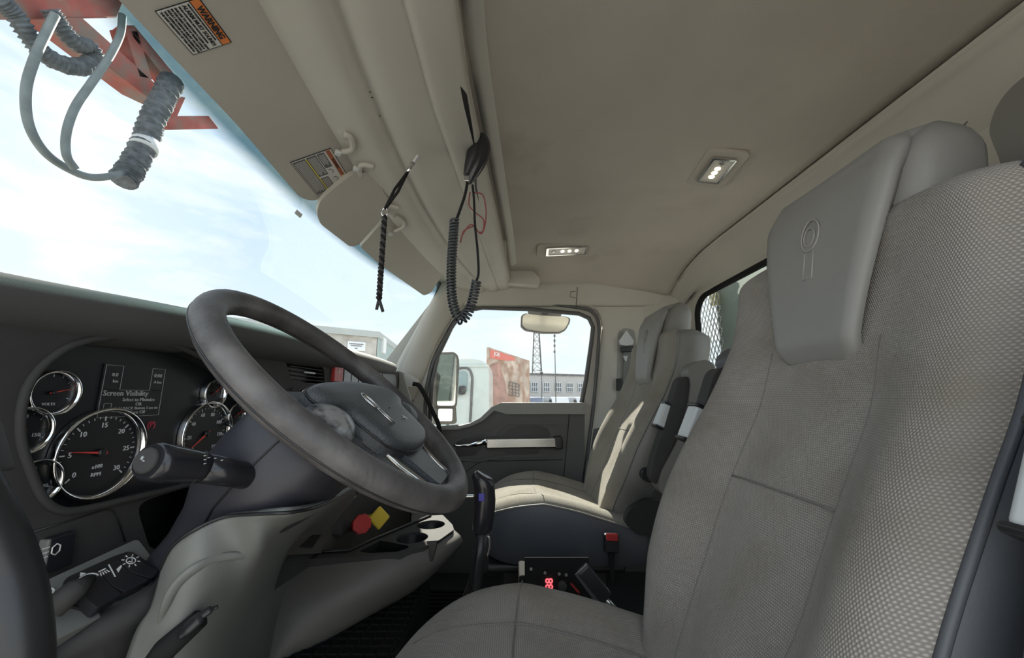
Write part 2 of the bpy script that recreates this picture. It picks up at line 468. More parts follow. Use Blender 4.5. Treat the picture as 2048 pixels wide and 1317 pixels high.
# overhead console behind the strips: body with open dark pockets facing the seats
def ssy(x): return .168 - .07 * max(0, x - .7) / 1.1 - .066
t_con = thing('overhead_console', 'long grey overhead storage console running along the roof above the visors', 'console', (1.0, .1, .6))
def conrow(x):
    y = ssy(x); return [Vector((x, y, .626)), Vector((x, y - .003, .633)), Vector((x, y + .006, .642))]
mb = MB(); mb.grid([conrow(lerp(-.03, 2.02, i / 40)) for i in range(41)])
mb.build('front_lip', m_trim, t_con, solid=.012, offs=1)
mb = MB()
def crow(x): y = ssy(x); return [Vector((x, y - .012, .715)), Vector((x, y - .03, .735))]
for a, b in ((-.03, .2), (.61, .77), (1.68, 2.02)):
    MB().box(((a + b) / 2, ssy((a + b) / 2) + .008, .68), (b - a, .02, .12)).build('divider', m_trim, t_con, bevel=.004)
mb = MB()
for a, b in ((.2, .61), (.77, 1.68)):
    mb.box(((a + b) / 2, .20, .69), (b - a, .012, .13))
    mb.box(((a + b) / 2, .15, .745), (b - a, .16, .006))
mb.build('pocket_lining', m_black, t_con)
mb = MB()
mb.grid([[Vector((x, ssy(x) - .008, zc(x, 0) - .002)), Vector((x, ssy(x) - .018, zc(x, 0) - .012)), Vector((x, ssy(x) - .03, zc(x, 0) - .012)), Vector((x, ssy(x) - .05, zc(x, 0) - .002))] for x in [lerp(.0, 1.9, i / 20) for i in range(21)]])
mb.build('rear_flange', m_trim, t_con)
# bolt recesses and small plugs in the strip
mb = MB()
for (u, v, r) in ((744, 187, .0075), (757, 228, .004), (693, 2, .005), (765, 395, .0035), (880, 388, .0045), (864, 470, .003)):
    p = onZ(u, v, .594); MB().lathe([(r, -.002), (r * 1.15, -.0035), (r * .8, -.003), (r * .7, .006)], o=p, n=16).build('screw_hole', m_dash, t_con)
MB().tube([Vector((x, .168 - .07 * max(0, x - .7) / 1.1, .6005)) for x in [lerp(.0, 2.0, i / 30) for i in range(31)]], .0016, n=6).build('panel_seam', m_dash, t_con)
MB().prism(rounded([onZ(u, v, .6005) for u, v in ((917, 168), (934, 190), (944, 250), (950, 292), (940, 300), (926, 285), (914, 225))], .004), (0, 0, .002)).build('pocket_shade', m_black, t_con)  # flat black patch painting the shade of a pocket opening, no real hole
MB().tube(crom([onZ(u, v, .6005) for u, v in ((862, 224), (885, 222), (902, 208), (914, 180))], 5), .0012, n=6).build('door_seam', m_dash, t_con)
# embossed patch beside the lanyard hole
mb = MB(); mb.prism(rounded([onZ(u, v, .5935) for u, v in ((832, 318), (875, 320), (885, 345), (848, 345))], .006), (0, 0, .003))
mb.build('embossed_pad', m_trim, t_con, bevel=.001)
# end bracket at the passenger side of the console
mb = MB(); mb.prism(rounded([onX(u, v, 1.96) for u, v in ((985, 470), (1000, 500), (1018, 522), (1050, 534), (1070, 546), (1080, 558), (1079, 571), (960, 562), (955, 500))], .012), (.06, 0, 0))
mb.build('end_cap', m_trim, t_con, bevel=.006)

# ---------------------------------------------------------------- windscreen
def wsp(x, t): return Vector((x, lerp(wbot(x), wtop(x) + .012, t), lerp(.08, .638, t)))
rows = []; uvs = []
for i in range(41):
    x = lerp(-.04, 2.07, i / 40)
    rows.append([wsp(x, j / 20) for j in range(21)]); uvs.append([(x, j / 20) for j in range(21)])
mb = MB(); mb.grid(rows, uvs=uvs); g = mb.build('window_1', m_ws); struct(g)
mb = MB()
mb.tube([wsp(lerp(-.04, 2.07, i / 40), .985) for i in range(41)], .008)
mb.tube([wsp(2.06, j / 20) for j in range(21)], .008)
mb.build('window_seal', m_seal, g)
# toll tag on the glass and a smeared mark
pg = onP(597, 428, wsp(.9, .9), Vector((0, .88, .47)))
mb = MB(frame(wsp(pg.x, .97) * 0 + onY(597, 428, .575), (1, 0, 0), (0, -.45, .9))); mb.box((0, 0, 0), (.028, .012, .0015))
tag(mb.build('screen_sticker', m_wplast), 'tiny grey square sticker stuck high on the windscreen', 'sticker')

# ---------------------------------------------------------------- passenger side wall, pillars
XD = 2.1
door_out = [onX(u, v, XD) for u, v in ((1206, 650), (1196, 622), (1168, 610), (1080, 600), (985, 594), (940, 606), (905, 640), (862, 720), (848, 800), (846, 860))]
door_out = [Vector((XD, p.y, p.z)) for p in door_out]
door_out += [Vector((XD, .52, -.2)), Vector((XD, .52, -.80)), Vector((XD, -.33, -.80)), Vector((XD, -.40, -.35))]
wall_out = [Vector((XD, y, z)) for y, z in ((.72, -.88), (.72, .16), (.39, .62), (-.98, .62), (-.98, -.88))]
mb = MB(); mb.prism(wall_out, (.07, 0, 0), holes=[rounded(door_out, .02)])
struct(mb.build('wall_right', m_trim, bevel=.004))
# A-pillar cover between screen and door
L = [(800, 726), (820, 690), (848, 640), (872, 596), (889, 566)]
R = [(850, 745), (866, 700), (895, 645), (925, 608), (952, 590)]
rows = []
for (a, b), (c, d) in zip(L, R):
    p = onX(a, b, 2.045); q = onX(c, d, XD - .004); m1 = onX(lerp(a, c, .35), lerp(b, d, .35), 2.045); m2 = onX(lerp(a, c, .75), lerp(b, d, .75), 2.07)
    rows.append([p + Vector((.03, .02, 0)), p, m1, m2, q, q + Vector((.03, 0, 0))])
p0 = [r + Vector((0, .06, -.16)) for r in rows[0]]; rows.insert(0, p0)
rows.append([r + Vector((0, -.03, .05)) for r in rows[-1]])
mb = MB(); mb.grid(rows); struct(mb.build('trim_3', m_trim, sub=2, solid=.01, offs=1))
# roof rail above the door, up to the headliner
rail = []
for i in range(25):
    y = lerp(.42, -.94, i / 24)
    rail.append([Vector((XD - .0, y, .50)), Vector((XD - .012, y, .515)), Vector((XD - .02, y, .56)), Vector((XD - .03, y, .605)), Vector((XD - .05, y, .625))])
mb = MB(); mb.grid(rail); struct(mb.build('trim_4', m_trim, solid=.02, offs=1))
# seam and clip in the rail
mb = MB(); a = onX(1155, 575, XD - .03); b = onX(1152, 614, XD - .012)
mb.tube([a, b], .0018); mb.tube([onX(1151, 583, XD - .03), onX(1141, 584, XD - .03), onX(1140, 594, XD - .03), onX(1151, 596, XD - .03)], .0016)
struct(mb.build('trim_5', m_seal))

# B-pillar lower cover (dark), recess with belt
mb = MB(); mb.prism([(XD - .012, y, z) for y, z in ((onX(1188, 858, XD).y, onX(1188, 858, XD).z), (-.98, -.07), (-.98, -.86), (-.34, -.86), (-.395, -.35))], (.011, 0, 0))
struct(mb.build('baseboard_right', m_door, bevel=.004))

# ---------------------------------------------------------------- rear wall with window
YR = -.95
def rearp(u, v): p = onY(u, v, YR); return p
ro = [Vector((x, YR, z)) for x, z in ((-.05, -.88), (2.17, -.88), (2.17, .55), (-.05, .55))]
win = [Vector((x, YR, z)) for x, z in ((.95, .505), (1.88, .505), (1.955, .45), (1.955, -.12), (1.86, -.20), (1.05, -.20), (.95, -.12))]
winr = rounded(win, .06, 6)
mb = MB(); mb.prism(ro, (0, -.02, 0), holes=[winr]); struct(mb.build('wall_rear', m_trim, bevel=.01))
mb = MB(); mb.grid([[Vector((x, -.875, zc(x, -.875) - .004)), Vector((x, -.895, zc(x, -.885) - .02)), Vector((x, -.905, zc(x, -.885) - .03)), Vector((x, -.915, zc(x, -.885) - .06)), Vector((x, -.93, zc(x, -.885) - .09)), Vector((x, -.949, .535)), Vector((x, -.953, .52))] for x in [lerp(-.03, 2.12, i / 30) for i in range(31)]])
struct(mb.build('trim_6', m_trim, solid=.012, offs=1))
mb = MB(); mb.grid([[Vector((x, -.872, zc(x, -.872) - .006)), Vector((x, -.885, zc(x, -.885) - .009)), Vector((x, -.892, zc(x, -.885) - .016))] for x in [lerp(0, 1.95, i / 20) for i in range(21)]])
struct(mb.build('trim_7', m_trim, solid=.004, offs=1))
g = MB().prism([p + Vector((0, -.014, 0)) for p in winr], (0, -.004, 0)).build('window_3', m_win); struct(g)
mb = MB(); mb.tube([p + Vector((0, -.012, 0)) for p in winr], .014, closed=True); mb.build('window_seal', m_rubber, g)
# corner cover where rear wall meets side
rows = []
for z in [lerp(-.05, .62, i / 8) for i in range(9)]:
    rows.append([Vector((XD - .002, -.72, z)), Vector((XD - .006, -.80, z)), Vector((XD - .03, -.89, z)), Vector((XD - .07, -.935, z)), Vector((XD - .115, -.949, z))])
mb = MB(); mb.grid(rows); struct(mb.build('trim_8', m_trim, sub=1, solid=.01, offs=1))
# driver side corner cover behind the seat
m_corner = mat('corner_cover_plastic', (.17, .165, .15), .6, bump=.3, bscale=500, bdist=.0006)
mb = MB(); mb.prism(rounded([onY(u, v, -.80) for u, v in ((2003, 330), (1986, 290), (1976, 262), (1990, 215), (2022, 172), (2080, 130), (2300, 100), (2300, 600), (2003, 600))], .02), (0, -.12, 0)); struct(mb.build('trim_9', m_corner, bevel=.02, seg=4))
mb = MB(); mb.tube(crom([onY(u, v, -.94) for u, v in ((1927, 252), (1945, 235), (1968, 222), (1995, 205))], 5), .003, n=6); struct(mb.build('trim_10', m_corner))
# front bulkhead
mb = MB(); mb.prism([(-.05, 1.0, -.88), (2.15, 1.0, -.88), (2.15, 1.0, .1), (-.05, 1.0, .1)], (0, .04, 0)); struct(mb.build('wall_front', m_rubber))
# cab skin outside below the doors on the driver's side
mb = MB(); mb.prism([(-.02, 1.0, -.9), (-.02, .62, -.9), (-.02, .62, .12), (-.02, 1.0, .12)], (-.04, 0, 0))
mb.prism([(-.02, -.52, -.9), (-.02, -1.0, -.9), (-.02, -1.0, .78), (-.02, -.42, .78)], (-.04, 0, 0))
mb.prism([(-.02, -1.0, .66), (-.02, .6, .66), (-.02, .6, .80), (-.02, -1.0, .80)], (-.04, 0, 0))
struct(mb.build('wall_left', m_trim))

# ---------------------------------------------------------------- passenger door
XI = XD - .0
belt = [(1166, 808), (1005, 808), (985, 816), (962, 838), (940, 849), (912, 856), (850, 858)]
glass_o = [(1163, 808), (1172, 760), (1182, 690), (1186, 655), (1178, 637), (1158, 628), (1060, 619), (965, 616), (930, 622), (908, 645), (876, 712), (864, 765), (862, 857)]
belt3 = [onX(u, v, XD) for u, v in belt]; gl3 = [onX(u, v, XD) for u, v in glass_o]
hole = [gl3[i] for i in range(len(gl3))] + [belt3[5], belt3[4], belt3[3], belt3[2], belt3[1]]
hole = rounded(hole, .012)
din = [Vector((XD, p.y, p.z)) for p in door_out]
cen = sum(din, Vector()) / len(din)
din = [p + (cen - p).normalized() * .006 for p in din]
door = MB().prism([p + Vector((.012, 0, 0)) for p in rounded(din, .02)], (.03, 0, 0), holes=[[p + Vector((.012, 0, 0)) for p in hole]]).build('door_1', m_trim, bevel=.003)
struct(door)
# glass
mb = MB(); mb.prism([p + Vector((.03, 0, 0)) for p in hole], (.004, 0, 0)); g = mb.build('window_2', m_win); struct(g)
mb = MB(); mb.tube([onX(u, v, XD + .008) for u, v in [(1163, 806)] + glass_o[1:12] + [(860, 845)]], .012, n=8)
mb.build('window_seal', m_seal, g)
mb = MB(); mb.tube([p + Vector((.0, 0, 0)) for p in crom([onX(u, v, XD) for u, v in ((1165, 1000), (1176, 900), (1188, 800), (1197, 690), (1198, 655), (1190, 630), (1165, 617), (1080, 607), (985, 601), (945, 610), (908, 650), (868, 722), (852, 790), (850, 850))], 6)], .009, n=8)
mb.build('door_seal', m_seal, door)
mb = MB(); mb.tube([p + Vector((.0, 0, 0)) for p in crom([onX(u, v, XD - .004) for u, v in ((1175, 960), (1183, 880), (1197, 780), (1206, 690), (1206, 655), (1196, 622), (1165, 609), (1080, 598), (985, 593), (940, 603), (903, 643), (864, 715), (848, 780))], 6)], .003, n=6)
mb.build('seal_lip', m_trim, door)
# inner panel: belt outline down to the floor
pan = [(1170, 810), (1000, 812), (985, 818), (962, 840), (940, 851), (910, 858), (848, 860), (848, 990), (860, 1160), (1120, 1160), (1150, 1060), (1168, 930)]
pz = [onX(u, v, XD - .03) for u, v in pan]
mb = MB(); mb.prism(rounded(pz, .008), (.04, 0, 0)); mb.build('inner_panel', m_door, door, bevel=.006, seg=3)
# light belt ledge
lg = [(1172, 806), (1003, 806), (984, 814), (961, 836), (940, 847), (912, 854), (850, 856), (850, 861), (914, 860), (942, 853), (966, 842), (988, 822), (1004, 826), (1010, 829), (1172, 829)]
mb = MB(); mb.prism(rounded([onX(u, v, XD - .045) for u, v in lg], .004), (.06, 0, 0)); mb.build('belt_ledge', m_doorlt, door, bevel=.005, seg=3)
# recessed pocket surround, ring frame
def ringp(out, inn, x, dx, name, m, b=.003):
    mb = MB(); mb.prism(rounded([onX(u, v, x) for u, v in out], .02), (dx, 0, 0), holes=[rounded([onX(u, v, x) for u, v in inn], .018)])
    return mb.build(name, m, door, bevel=b)
ringp([(905, 880), (945, 864), (985, 862), (1010, 845), (1125, 845), (1130, 870), (1118, 914), (1000, 917), (960, 925), (905, 922)],
      [(912, 884), (946, 869), (975, 868), (985, 878), (1010, 850), (1120, 850), (1123, 870), (1112, 908), (1000, 911), (955, 919), (912, 917)], XD - .036, .01, 'recess_frame', m_door)
mb = MB(); mb.prism(rounded([onX(u, v, XD - .032) for u, v in ((1000, 873), (1018, 858), (1035, 852), (1080, 852), (1096, 858), (1103, 873))], .015), (.01, 0, 0)); mb.build('grip_recess', m_black, door)
mb = MB(); mb.prism(rounded([onX(u, v, XD - .032) for u, v in ((905, 900), (918, 882), (970, 870), (972, 885), (950, 912), (908, 915))], .015), (.01, 0, 0))
mb.prism(rounded([onX(u, v, XD - .032) for u, v in ((1000, 897), (1085, 896), (1075, 908), (1012, 909))], .01), (.01, 0, 0)); mb.build('handle_recess', m_black, door)
mb = MB()
pl = [onX(u, v, XD - .06) for u, v in ((972, 887), (1118, 885))]
mb.bar(onX(972, 888, XD - .06), onX(1118, 886, XD - .06), .018, .052)
mb.build('pull_bar', m_satin, door, bevel=.008, seg=4)
mb = MB(); mb.bar(onX(1108, 886, XD - .045), onX(1124, 885, XD - .045), .05, .064); mb.build('bar_end_cap', m_black, door, bevel=.006)
mb = MB(); mb.tube(crom([onX(u, v, XD - .055) for u, v in ((908, 892), (925, 892), (945, 890), (968, 885), (976, 884))], 4), [.007] * 5 + [.009] * 4 + [.013] * 4 + [.018] * 4, flat=.7, up=(1, 0, 0))
mb.build('door_handle', m_chrome, door)
mb = MB()
for pts in (((1125, 920), (905, 924)), ((1140, 815), (1128, 950), (1118, 1000))):
    mb.tube([onX(u, v, XD - .0305) for u, v in pts], .0022, n=6)
mb.tube(crom([onX(u, v, XD - .0305) for u, v in ((905, 965), (960, 925), (1000, 923))], 5), .002, n=6)
mb.build('panel_seam', m_black, door)
mb = MB(); mb.prism([onX(u, v, XD - .036) for u, v in ((862, 855), (915, 850), (918, 853), (915, 857), (862, 860))], (.02, 0, 0)); mb.build('mirror_switch', m_doorlt, door, bevel=.003)
# ================================================================ seats (both built alike)
m_seam = mat('seat_seam', (.16, .15, .14), .9)
YB = [(-.47, -.205), (-.40, -.22), (-.34, -.235), (-.28, -.255), (-.17, -.300), (-.08, -.350), (0, -.400), (.1, -.450), (.17, -.470), (.22, -.478)]
WB = [(-.47, .15), (-.40, .18), (-.34, .205), (-.28, .238), (-.17, .252), (0, .250), (.1, .242), (.18, .240), (.21, .238)]
def make_seat(name, label, xc, dy, fab, side, armsides, zcush=-.345):
    t = thing(name, label, 'seat', (xc, dy - .05, -.85))
    def W(x, y, z): return Vector((xc + x, y + dy, z))
    # --- backrest front cloth
    zs = [lerp(-.47, .215, i / 30) for i in range(31)]
    us = [lerp(-1, 1, j / 44) for j in range(45)]
    def prof(u, z):
        a = abs(u)
        dep = pw([(-.40, .02), (-.25, .055), (-.05, .05), (.08, .025), (.2, .012)], z)
        y = -dep * (1 - sstep(.35, .80, a))
        y -= .035 * max(0, (a - .82) / .18) ** 2.2
        return y
    rows = []; uvs = []; s = 0; pz = None
    for z in zs:
        y = pw(YB, z); w = pw(WB, z)
        if pz: s += math.hypot(z - pz[0], y - pz[1])
        pz = (z, y)
        rows.append([W(u * w, y + prof(u, z), z) for u in us]); uvs.append([(u * .26, s) for u in us])
    # top roll-over
    for a in [i / 8 for i in range(1, 9)]:
        g = a * PI * .55
        z = .215 + .048 * math.sin(g); y = pw(YB, .215) - .055 * (1 - math.cos(g)) - .01 * a
        w = .238 * (1 - .25 * (1 - math.cos(g)))
        s += .012
        rows.append([W(u * w, y + prof(u, .2) * (1 - a), z - .02 * abs(u) ** 4 * a) for u in us]); uvs.append([(u * .26, s) for u in us])
    mb = MB(); mb.grid(rows, uvs=uvs)
    mb.build('backrest_cloth', fab, t)
    # --- side and back shell
    def edge(u): return [r[0 if u < 0 else -1] for r in rows]
    E0 = edge(-1); E1 = edge(1); sh = []
    for k, (a, b) in enumerate(zip(E0, E1)):
        q = k / (len(E0) - 1); dpt = .13 if q < .78 else .13 - .10 * ((q - .78) / .22)
        c0 = a + Vector((-.008, -.012, 0)); c1 = b + Vector((.008, -.012, 0))
        sh.append([a, c0, a + Vector((-.012, -.05, 0)), a + Vector((-.004, -dpt * .85, -.0)), a + Vector((.03, -dpt, 0)), (a + b) / 2 + Vector((0, -dpt - .015, 0)),
                   b + Vector((-.03, -dpt, 0)), b + Vector((.004, -dpt * .85, 0)), b + Vector((.012, -.05, 0)), c1, b])
    mb = MB(); mb.grid(sh); mb.build('backrest_shell', side, t)
    # piping along the outer edge
    for E_ in (E0, E1):
        mb = MB(); mb.tube([p + Vector((0, .001, 0)) for p in E_[:33]], .0042, n=8); mb.build('piping', side, t)
    # stitched seams of the centre panel
    mb = MB()
    for sg in (-1, 1):
        mb.tube([W(sg * .42 * pw(WB, z), pw(YB, z) + prof(.42, z) - .0004, z) for z in zs[3:25]], .0014, n=6)
    z = -.13
    mb.tube([W(u * .42 * .25, pw(YB, z) + prof(u * .42, z) + .0006, z) for u in [lerp(-1, 1, i / 10) for i in range(11)]], .0016, n=6)
    mb.build('backrest_seam', m_seam, t)
    # --- headrest: vinyl block with a bib hanging down the front
    hb = []
    for i in range(19):
        q = i / 18; z = lerp(.14, .372, q); 
        rr = max(0, (q - .72) / .28); w = lerp(.118, .142, min(1, q / .6)) * (1 - .20 * rr ** 2.5)
        yf = -.490 - (z - .2) * .16; yb = yf - .125
        yf2 = yf - .05 * rr ** 2.5; yb2 = yb + .045 * rr ** 2.5
        ring = []
        for k in range(28):
            g = 2 * PI * k / 28; cx = math.cos(g); cy = math.sin(g); e = .55
            ring.append(W(w * math.copysign(abs(cx) ** e, cx), (yf2 + yb2) / 2 + (yf2 - yb2) / 2 * math.copysign(abs(cy) ** e, cy), z))
        hb.append(ring)
    c = sum(hb[-1], Vector()) / 28
    for q in (.6, .2): hb.append([c + (p - c) * q + Vector((0, 0, .006 * (1 - q))) for p in hb[len(hb) - 1 if q == .6 else -2]])
    mb = MB(); mb.grid(hb, closed=True); mb.cap(hb[-1]); mb.build('headrest', m_vinyl if side is m_vdark else m_vpass, t, weld=True)
    bib = []
    def yline(z): return lerp(-.449, -.508, (z - .045) / (.352 - .045)) - .014
    for i in range(25):
        q = i / 24; z = lerp(.045, .352, q)
        w = pw([(.045, .060), (.055, .072), (.12, .088), (.2, .108), (.28, .126), (.335, .130), (.352, .118)], z)
        th = .020 * sstep(.035, .085, z) + .002 + .008 * math.sin(PI * q)
        if z > .30: th -= .012 * sstep(.30, .352, z)
        row = []
        for j in range(25):
            u = lerp(-1, 1, j / 24); ed = max(0, (abs(u) - .8) / .2) ** 2
            row.append(W(u * w, yline(z) + th - .014 * ed - .003 * (1 - u * u), z))
        bib.append(row)
    yt = yline(.352)
    for a in (1, 2, 3, 4):
        bib.append([W(lerp(-1, 1, j / 24) * .118, yt + .008 - .022 * a, .352 + [0, .014, .021, .023, .021][a] - .01 * abs(lerp(-1, 1, j / 24)) ** 4) for j in range(25)])
    mb = MB(); mb.grid(bib); b_ = mb.build('headrest_bib', m_vinyl, t, solid=.03, offs=-1)
    # embossed emblem on the bib: ring with a bar below
    yb_ = pw(YB, .2) - (.26 - .2) * .42 + .004 + .023
    mb = MB()
    def E3(a, b): 
        z = .235 + b; return W(a, yline(z) + .027, z)
    mb.tube([E3(.018 * math.cos(g) , .02 + .026 * math.sin(g)) for g in [2 * PI * k / 24 for k in range(24)]], .0014, n=6, closed=True)
    mb.tube([E3(.011 * math.cos(g) + .002, .018 + .015 * math.sin(g)) for g in [2 * PI * k / 20 for k in range(20)]], .0012, n=6, closed=True)
    mb.tube([E3(a, b) for a, b in ((-.009, -.008), (-.009, -.052), (.009, -.052), (.009, -.008))], .0014, n=6, closed=True)
    mb.build('emblem', mat(name + '_emblem', (.30, .29, .27), .5), b_)
    # --- cushion
    ZC = zcush
    yf, yr = .205, -.36
    def hw(y):
        q = (y - (-.06)) / (yf + .06); w = .262
        if q > 0: w *= (1 - q ** 3.2 * .999) ** (1 / 2.6)
        return max(w, .002)
    rows = []; uvs = []
    ys = [lerp(yr, yf - .0, 1 - (1 - i / 34) ** 1.6) for i in range(35)]
    for y in ys:
        w = hw(y); r = []; uu = []
        for u in us:
            a = abs(u)
            z = ZC + .022 * sstep(.4, .8, a) * sstep(.2, -.05, y) - .022 * max(0, (a - .80) / .20) ** 2.4
            z -= .055 * max(0, (y - .02) / (yf - .02)) ** 2.6 + .012 * sstep(-.1, -.3, y)
            z += .21 * min(0, y + .02)
            x = u * w; r.append(W(x, y, z)); uu.append((x, y))
        rows.append(r); uvs.append(uu)
    mb = MB(); mb.grid(rows, uvs=uvs); mb.build('cushion_cloth', fab, t)
    rim = [r[0] for r in rows] + rows[-1][1:-1] + [r[-1] for r in reversed(rows)]
    cc = W(0, -.1, 0)
    def inset(p, k, z0, mixz): return Vector((cc.x + (p.x - cc.x) * k, cc.y + (p.y - cc.y) * k, lerp(p.z, z0, mixz)))
    zb = -.535 + (zcush + .345)
    sk = [rim, [inset(p, 1.012, zb, .06) for p in rim], [inset(p, 1.02, zb, .3) for p in rim], [inset(p, 1.0, zb, .8) for p in rim], [inset(p, .95, zb, 1) for p in rim]]
    mb = MB(); mb.grid(sk, closed=True); mb.cap(sk[-1]); mb.build('cushion_side', m_vdark, t)
    mb = MB(); mb.tube([p + Vector((0, 0, .001)) for p in rim], .0035, n=6); mb.build('cushion_piping', side, t)
    mb = MB()
    def cz(u, y):
        a = abs(u); return ZC + .022 * sstep(.4, .8, a) * sstep(.2, -.05, y) - .055 * max(0, (y - .02) / (yf - .02)) ** 2.6 - .012 * sstep(-.1, -.3, y) + .0008 + .21 * min(0, y + .02)
    for sg in (-1, 1):
        mb.tube([W(sg * .48 * .26, y, cz(.48, y)) for y in [lerp(-.34, .16, i / 14) for i in range(15)]], .0016, n=6)
    mb.tube([W(lerp(-.9, .9, i / 16) * .26, .0 - .02 * (lerp(-1, 1, i / 16)) ** 2, cz(lerp(-.9, .9, i / 16), 0) - .0) for i in range(17)], .0014, n=6)
    mb.build('cushion_seam', m_seam, t)
    # --- pedestal
    mb = MB(); mb.box(W(0, -.06, -.70), (.36, .36, .29)); mb.box(W(0, -.06, -.555), (.44, .46, .03)); mb.build('pedestal', m_black, t, bevel=.01)
    # recliner bracket
    for sg in (-1, 1):
        mb = MB(); mb.prism(rounded([W(sg * .262, y, z) for y, z in ((-.27, -.39), (-.29, -.35), (-.35, -.32), (-.41, -.33), (-.41, -.43), (-.31, -.43))], .02), (sg * .025, 0, 0))
        mb.build('recliner_cover', m_black, t, bevel=.006)
    # --- folded-up armrests
    xa = 1.31; sh_ = Vector((0, .09, 0))
    P_ = lambda pts: [(onX(u, v, xa) + sh_) for u, v in pts]
    padp = P_([(1364, 742), (1378, 728), (1398, 722), (1414, 730), (1419, 760), (1414, 810), (1400, 870), (1365, 930), (1335, 978), (1318, 985), (1306, 970), (1312, 940), (1345, 880), (1365, 810), (1370, 770)])
    armp = P_([(1352, 762), (1362, 754), (1374, 758), (1376, 775), (1368, 815), (1345, 880), (1318, 935), (1306, 965), (1298, 950), (1304, 915), (1322, 860), (1340, 800)])
    for sg in armsides:
        ox = sg * .285; fw = .035 if (sg < 0 and zcush < -.35) else 0.
        def L_(pts, x0): return [Vector((xc + x0, p.y + dy + fw, p.z)) for p in pts]
        sgn = 1 if sg > 0 else -1
        mb = MB(); mb.prism(rounded(L_(padp, ox - .0 * sgn), .015), (sgn * .06, 0, 0)); a_ = mb.build('armrest_pad', side, t, bevel=.016, seg=4)
        mb = MB(); mb.prism(rounded(L_(armp, ox + .008 * sgn), .012), (sgn * .045, 0, 0))
        for v_ in range(len(mb.v)): mb.v[v_].y += .006
        mb.build('armrest_arm', m_dash, t, bevel=.012, seg=4)
        c0 = onX(1346, 812, xa) + sh_; c1 = onX(1328, 858, xa) + sh_
        c0 = Vector((xc + ox + sgn * .028, c0.y + dy + fw + .008, c0.z)); c1 = Vector((xc + ox + sgn * .028, c1.y + dy + fw + .008, c1.z))
        mb = MB(); mb.bar(c0, c1, .062, .046, up=(1, 0, 0)); ro_ = mb.build('armrest_roller', m_wplast, t, bevel=.008, seg=3)
        MB().bar(lerp(c0, c1, .08) , lerp(c0, c1, -.04), .066, .05, up=(1, 0, 0)).build('roller_end', m_black, ro_, bevel=.004)
        MB().bar(lerp(c0, c1, .94), lerp(c0, c1, 1.05), .066, .05, up=(1, 0, 0)).build('roller_end', m_black, ro_, bevel=.004)
        mb = MB(); mb.lathe([(.022, -.02), (.022, .02), (.015, .03)], M=Matrix.Translation(Vector((xc + sg * .265, -.36 + dy, -.25))) @ Matrix.Rotation(PI / 2, 4, 'Y'), n=20)
        mb.build('armrest_pivot', m_black, t)
    return t
seat_d = make_seat('driver_seat', 'large near driver seat in woven beige-grey cloth with stained backrest', .58, 0.0, m_fab, m_vdark, (1, -1), -.368)
seat_p = make_seat('passenger_seat', 'smaller far passenger seat by the door with sunlit cushion', 1.60, -.085, m_fabp, m_vpass, (-1,))
# ================================================================ dashboard
t_dash = thing('dashboard', 'dark grey moulded dashboard across the front of the cab under the windscreen', 'dashboard', (1.05, .7, -.3))
def lipy(x): return pw([(0, .545), (.36, .53), (.66, .505), (1.0, .50), (1.5, .515), (1.80, .545)], x)
def lipz(x): return pw([(0, .118), (.36, .122), (.66, .136), (1.0, .142), (1.5, .148), (1.80, .152)], x)
XE = 1.83
def lrow(x, e=0):
    y = lipy(x); z = lipz(x); k = 1 - e
    return [Vector((x, wbot(x) - .02, .105)), Vector((x, .72, z + .004)), Vector((x, y + .05, z + .004)), Vector((x, y + .02, z + .001)), Vector((x, y + .004, z - .006)), Vector((x, y, z - .016)), Vector((x, y + .004, z - .034)),
            Vector((x, y + .018, z - .045)), Vector((x, y + .04, z - .052)), Vector((x, y + .06, z - .055))]
rows = [lrow(lerp(-.02, 1.80, i / 40)) for i in range(41)]
r = lrow(1.80); rows.append([Vector((p.x + .022, p.y + .006, lerp(p.z, lipz(1.8) - .02, .15))) for p in r]); rows.append([Vector((p.x + .034, p.y + .02, lerp(p.z, lipz(1.8) - .022, .5))) for p in r])
mb = MB(); mb.grid(rows); mb.build('top_pad', m_dashtop, t_dash, solid=.008, offs=1)
mb = MB(); mb.grid([[Vector((x, wbot(x) - .01, .13)), Vector((x, .70, lipz(x) - .03)), Vector((x, .70, lipz(x) - .2))] for x in [lerp(-.03, 2.09, i / 30) for i in range(31)]])
mb.build('cowl_cover', m_dash, t_dash)
# face of the dash, with the cluster opening
YF = .535
fo = [Vector((x, YF, z)) for x, z in ((-.02, .085), (.66, .10), (1.83, .115), (1.88, -.05), (1.90, -.42), (1.12, -.44), (.86, -.42), (.80, -.30), (.30, -.30), (-.02, -.30))]
cl_px = [(118, 1021), (85, 1000), (60, 950), (38, 880), (40, 810), (62, 755), (105, 712), (150, 688), (205, 676), (260, 675), (330, 686), (400, 715), (470, 760), (520, 820), (520, 870), (470, 935), (380, 968), (250, 1000), (160, 1020)]
clo = [onY(u, v, YF) for u, v in cl_px]
cl_r = crom(clo, 4, closed=True)
vent = [(570, 722), (638, 727), (648, 740), (650, 764), (640, 768), (592, 765), (582, 757)]
vent3 = rounded([onY(u, v, YF) for u, v in vent], .006)
bin_px = [(278, 1030), (278, 1012), (295, 1000), (385, 972), (470, 935), (480, 1000), (440, 1090), (300, 1100)]
bin3 = rounded([onY(u, v, YF) for u, v in bin_px], .012)
mb = MB(); mb.prism(fo, (0, .012, 0), holes=[cl_r, vent3, bin3])
mb.build('fascia', m_dash, t_dash)
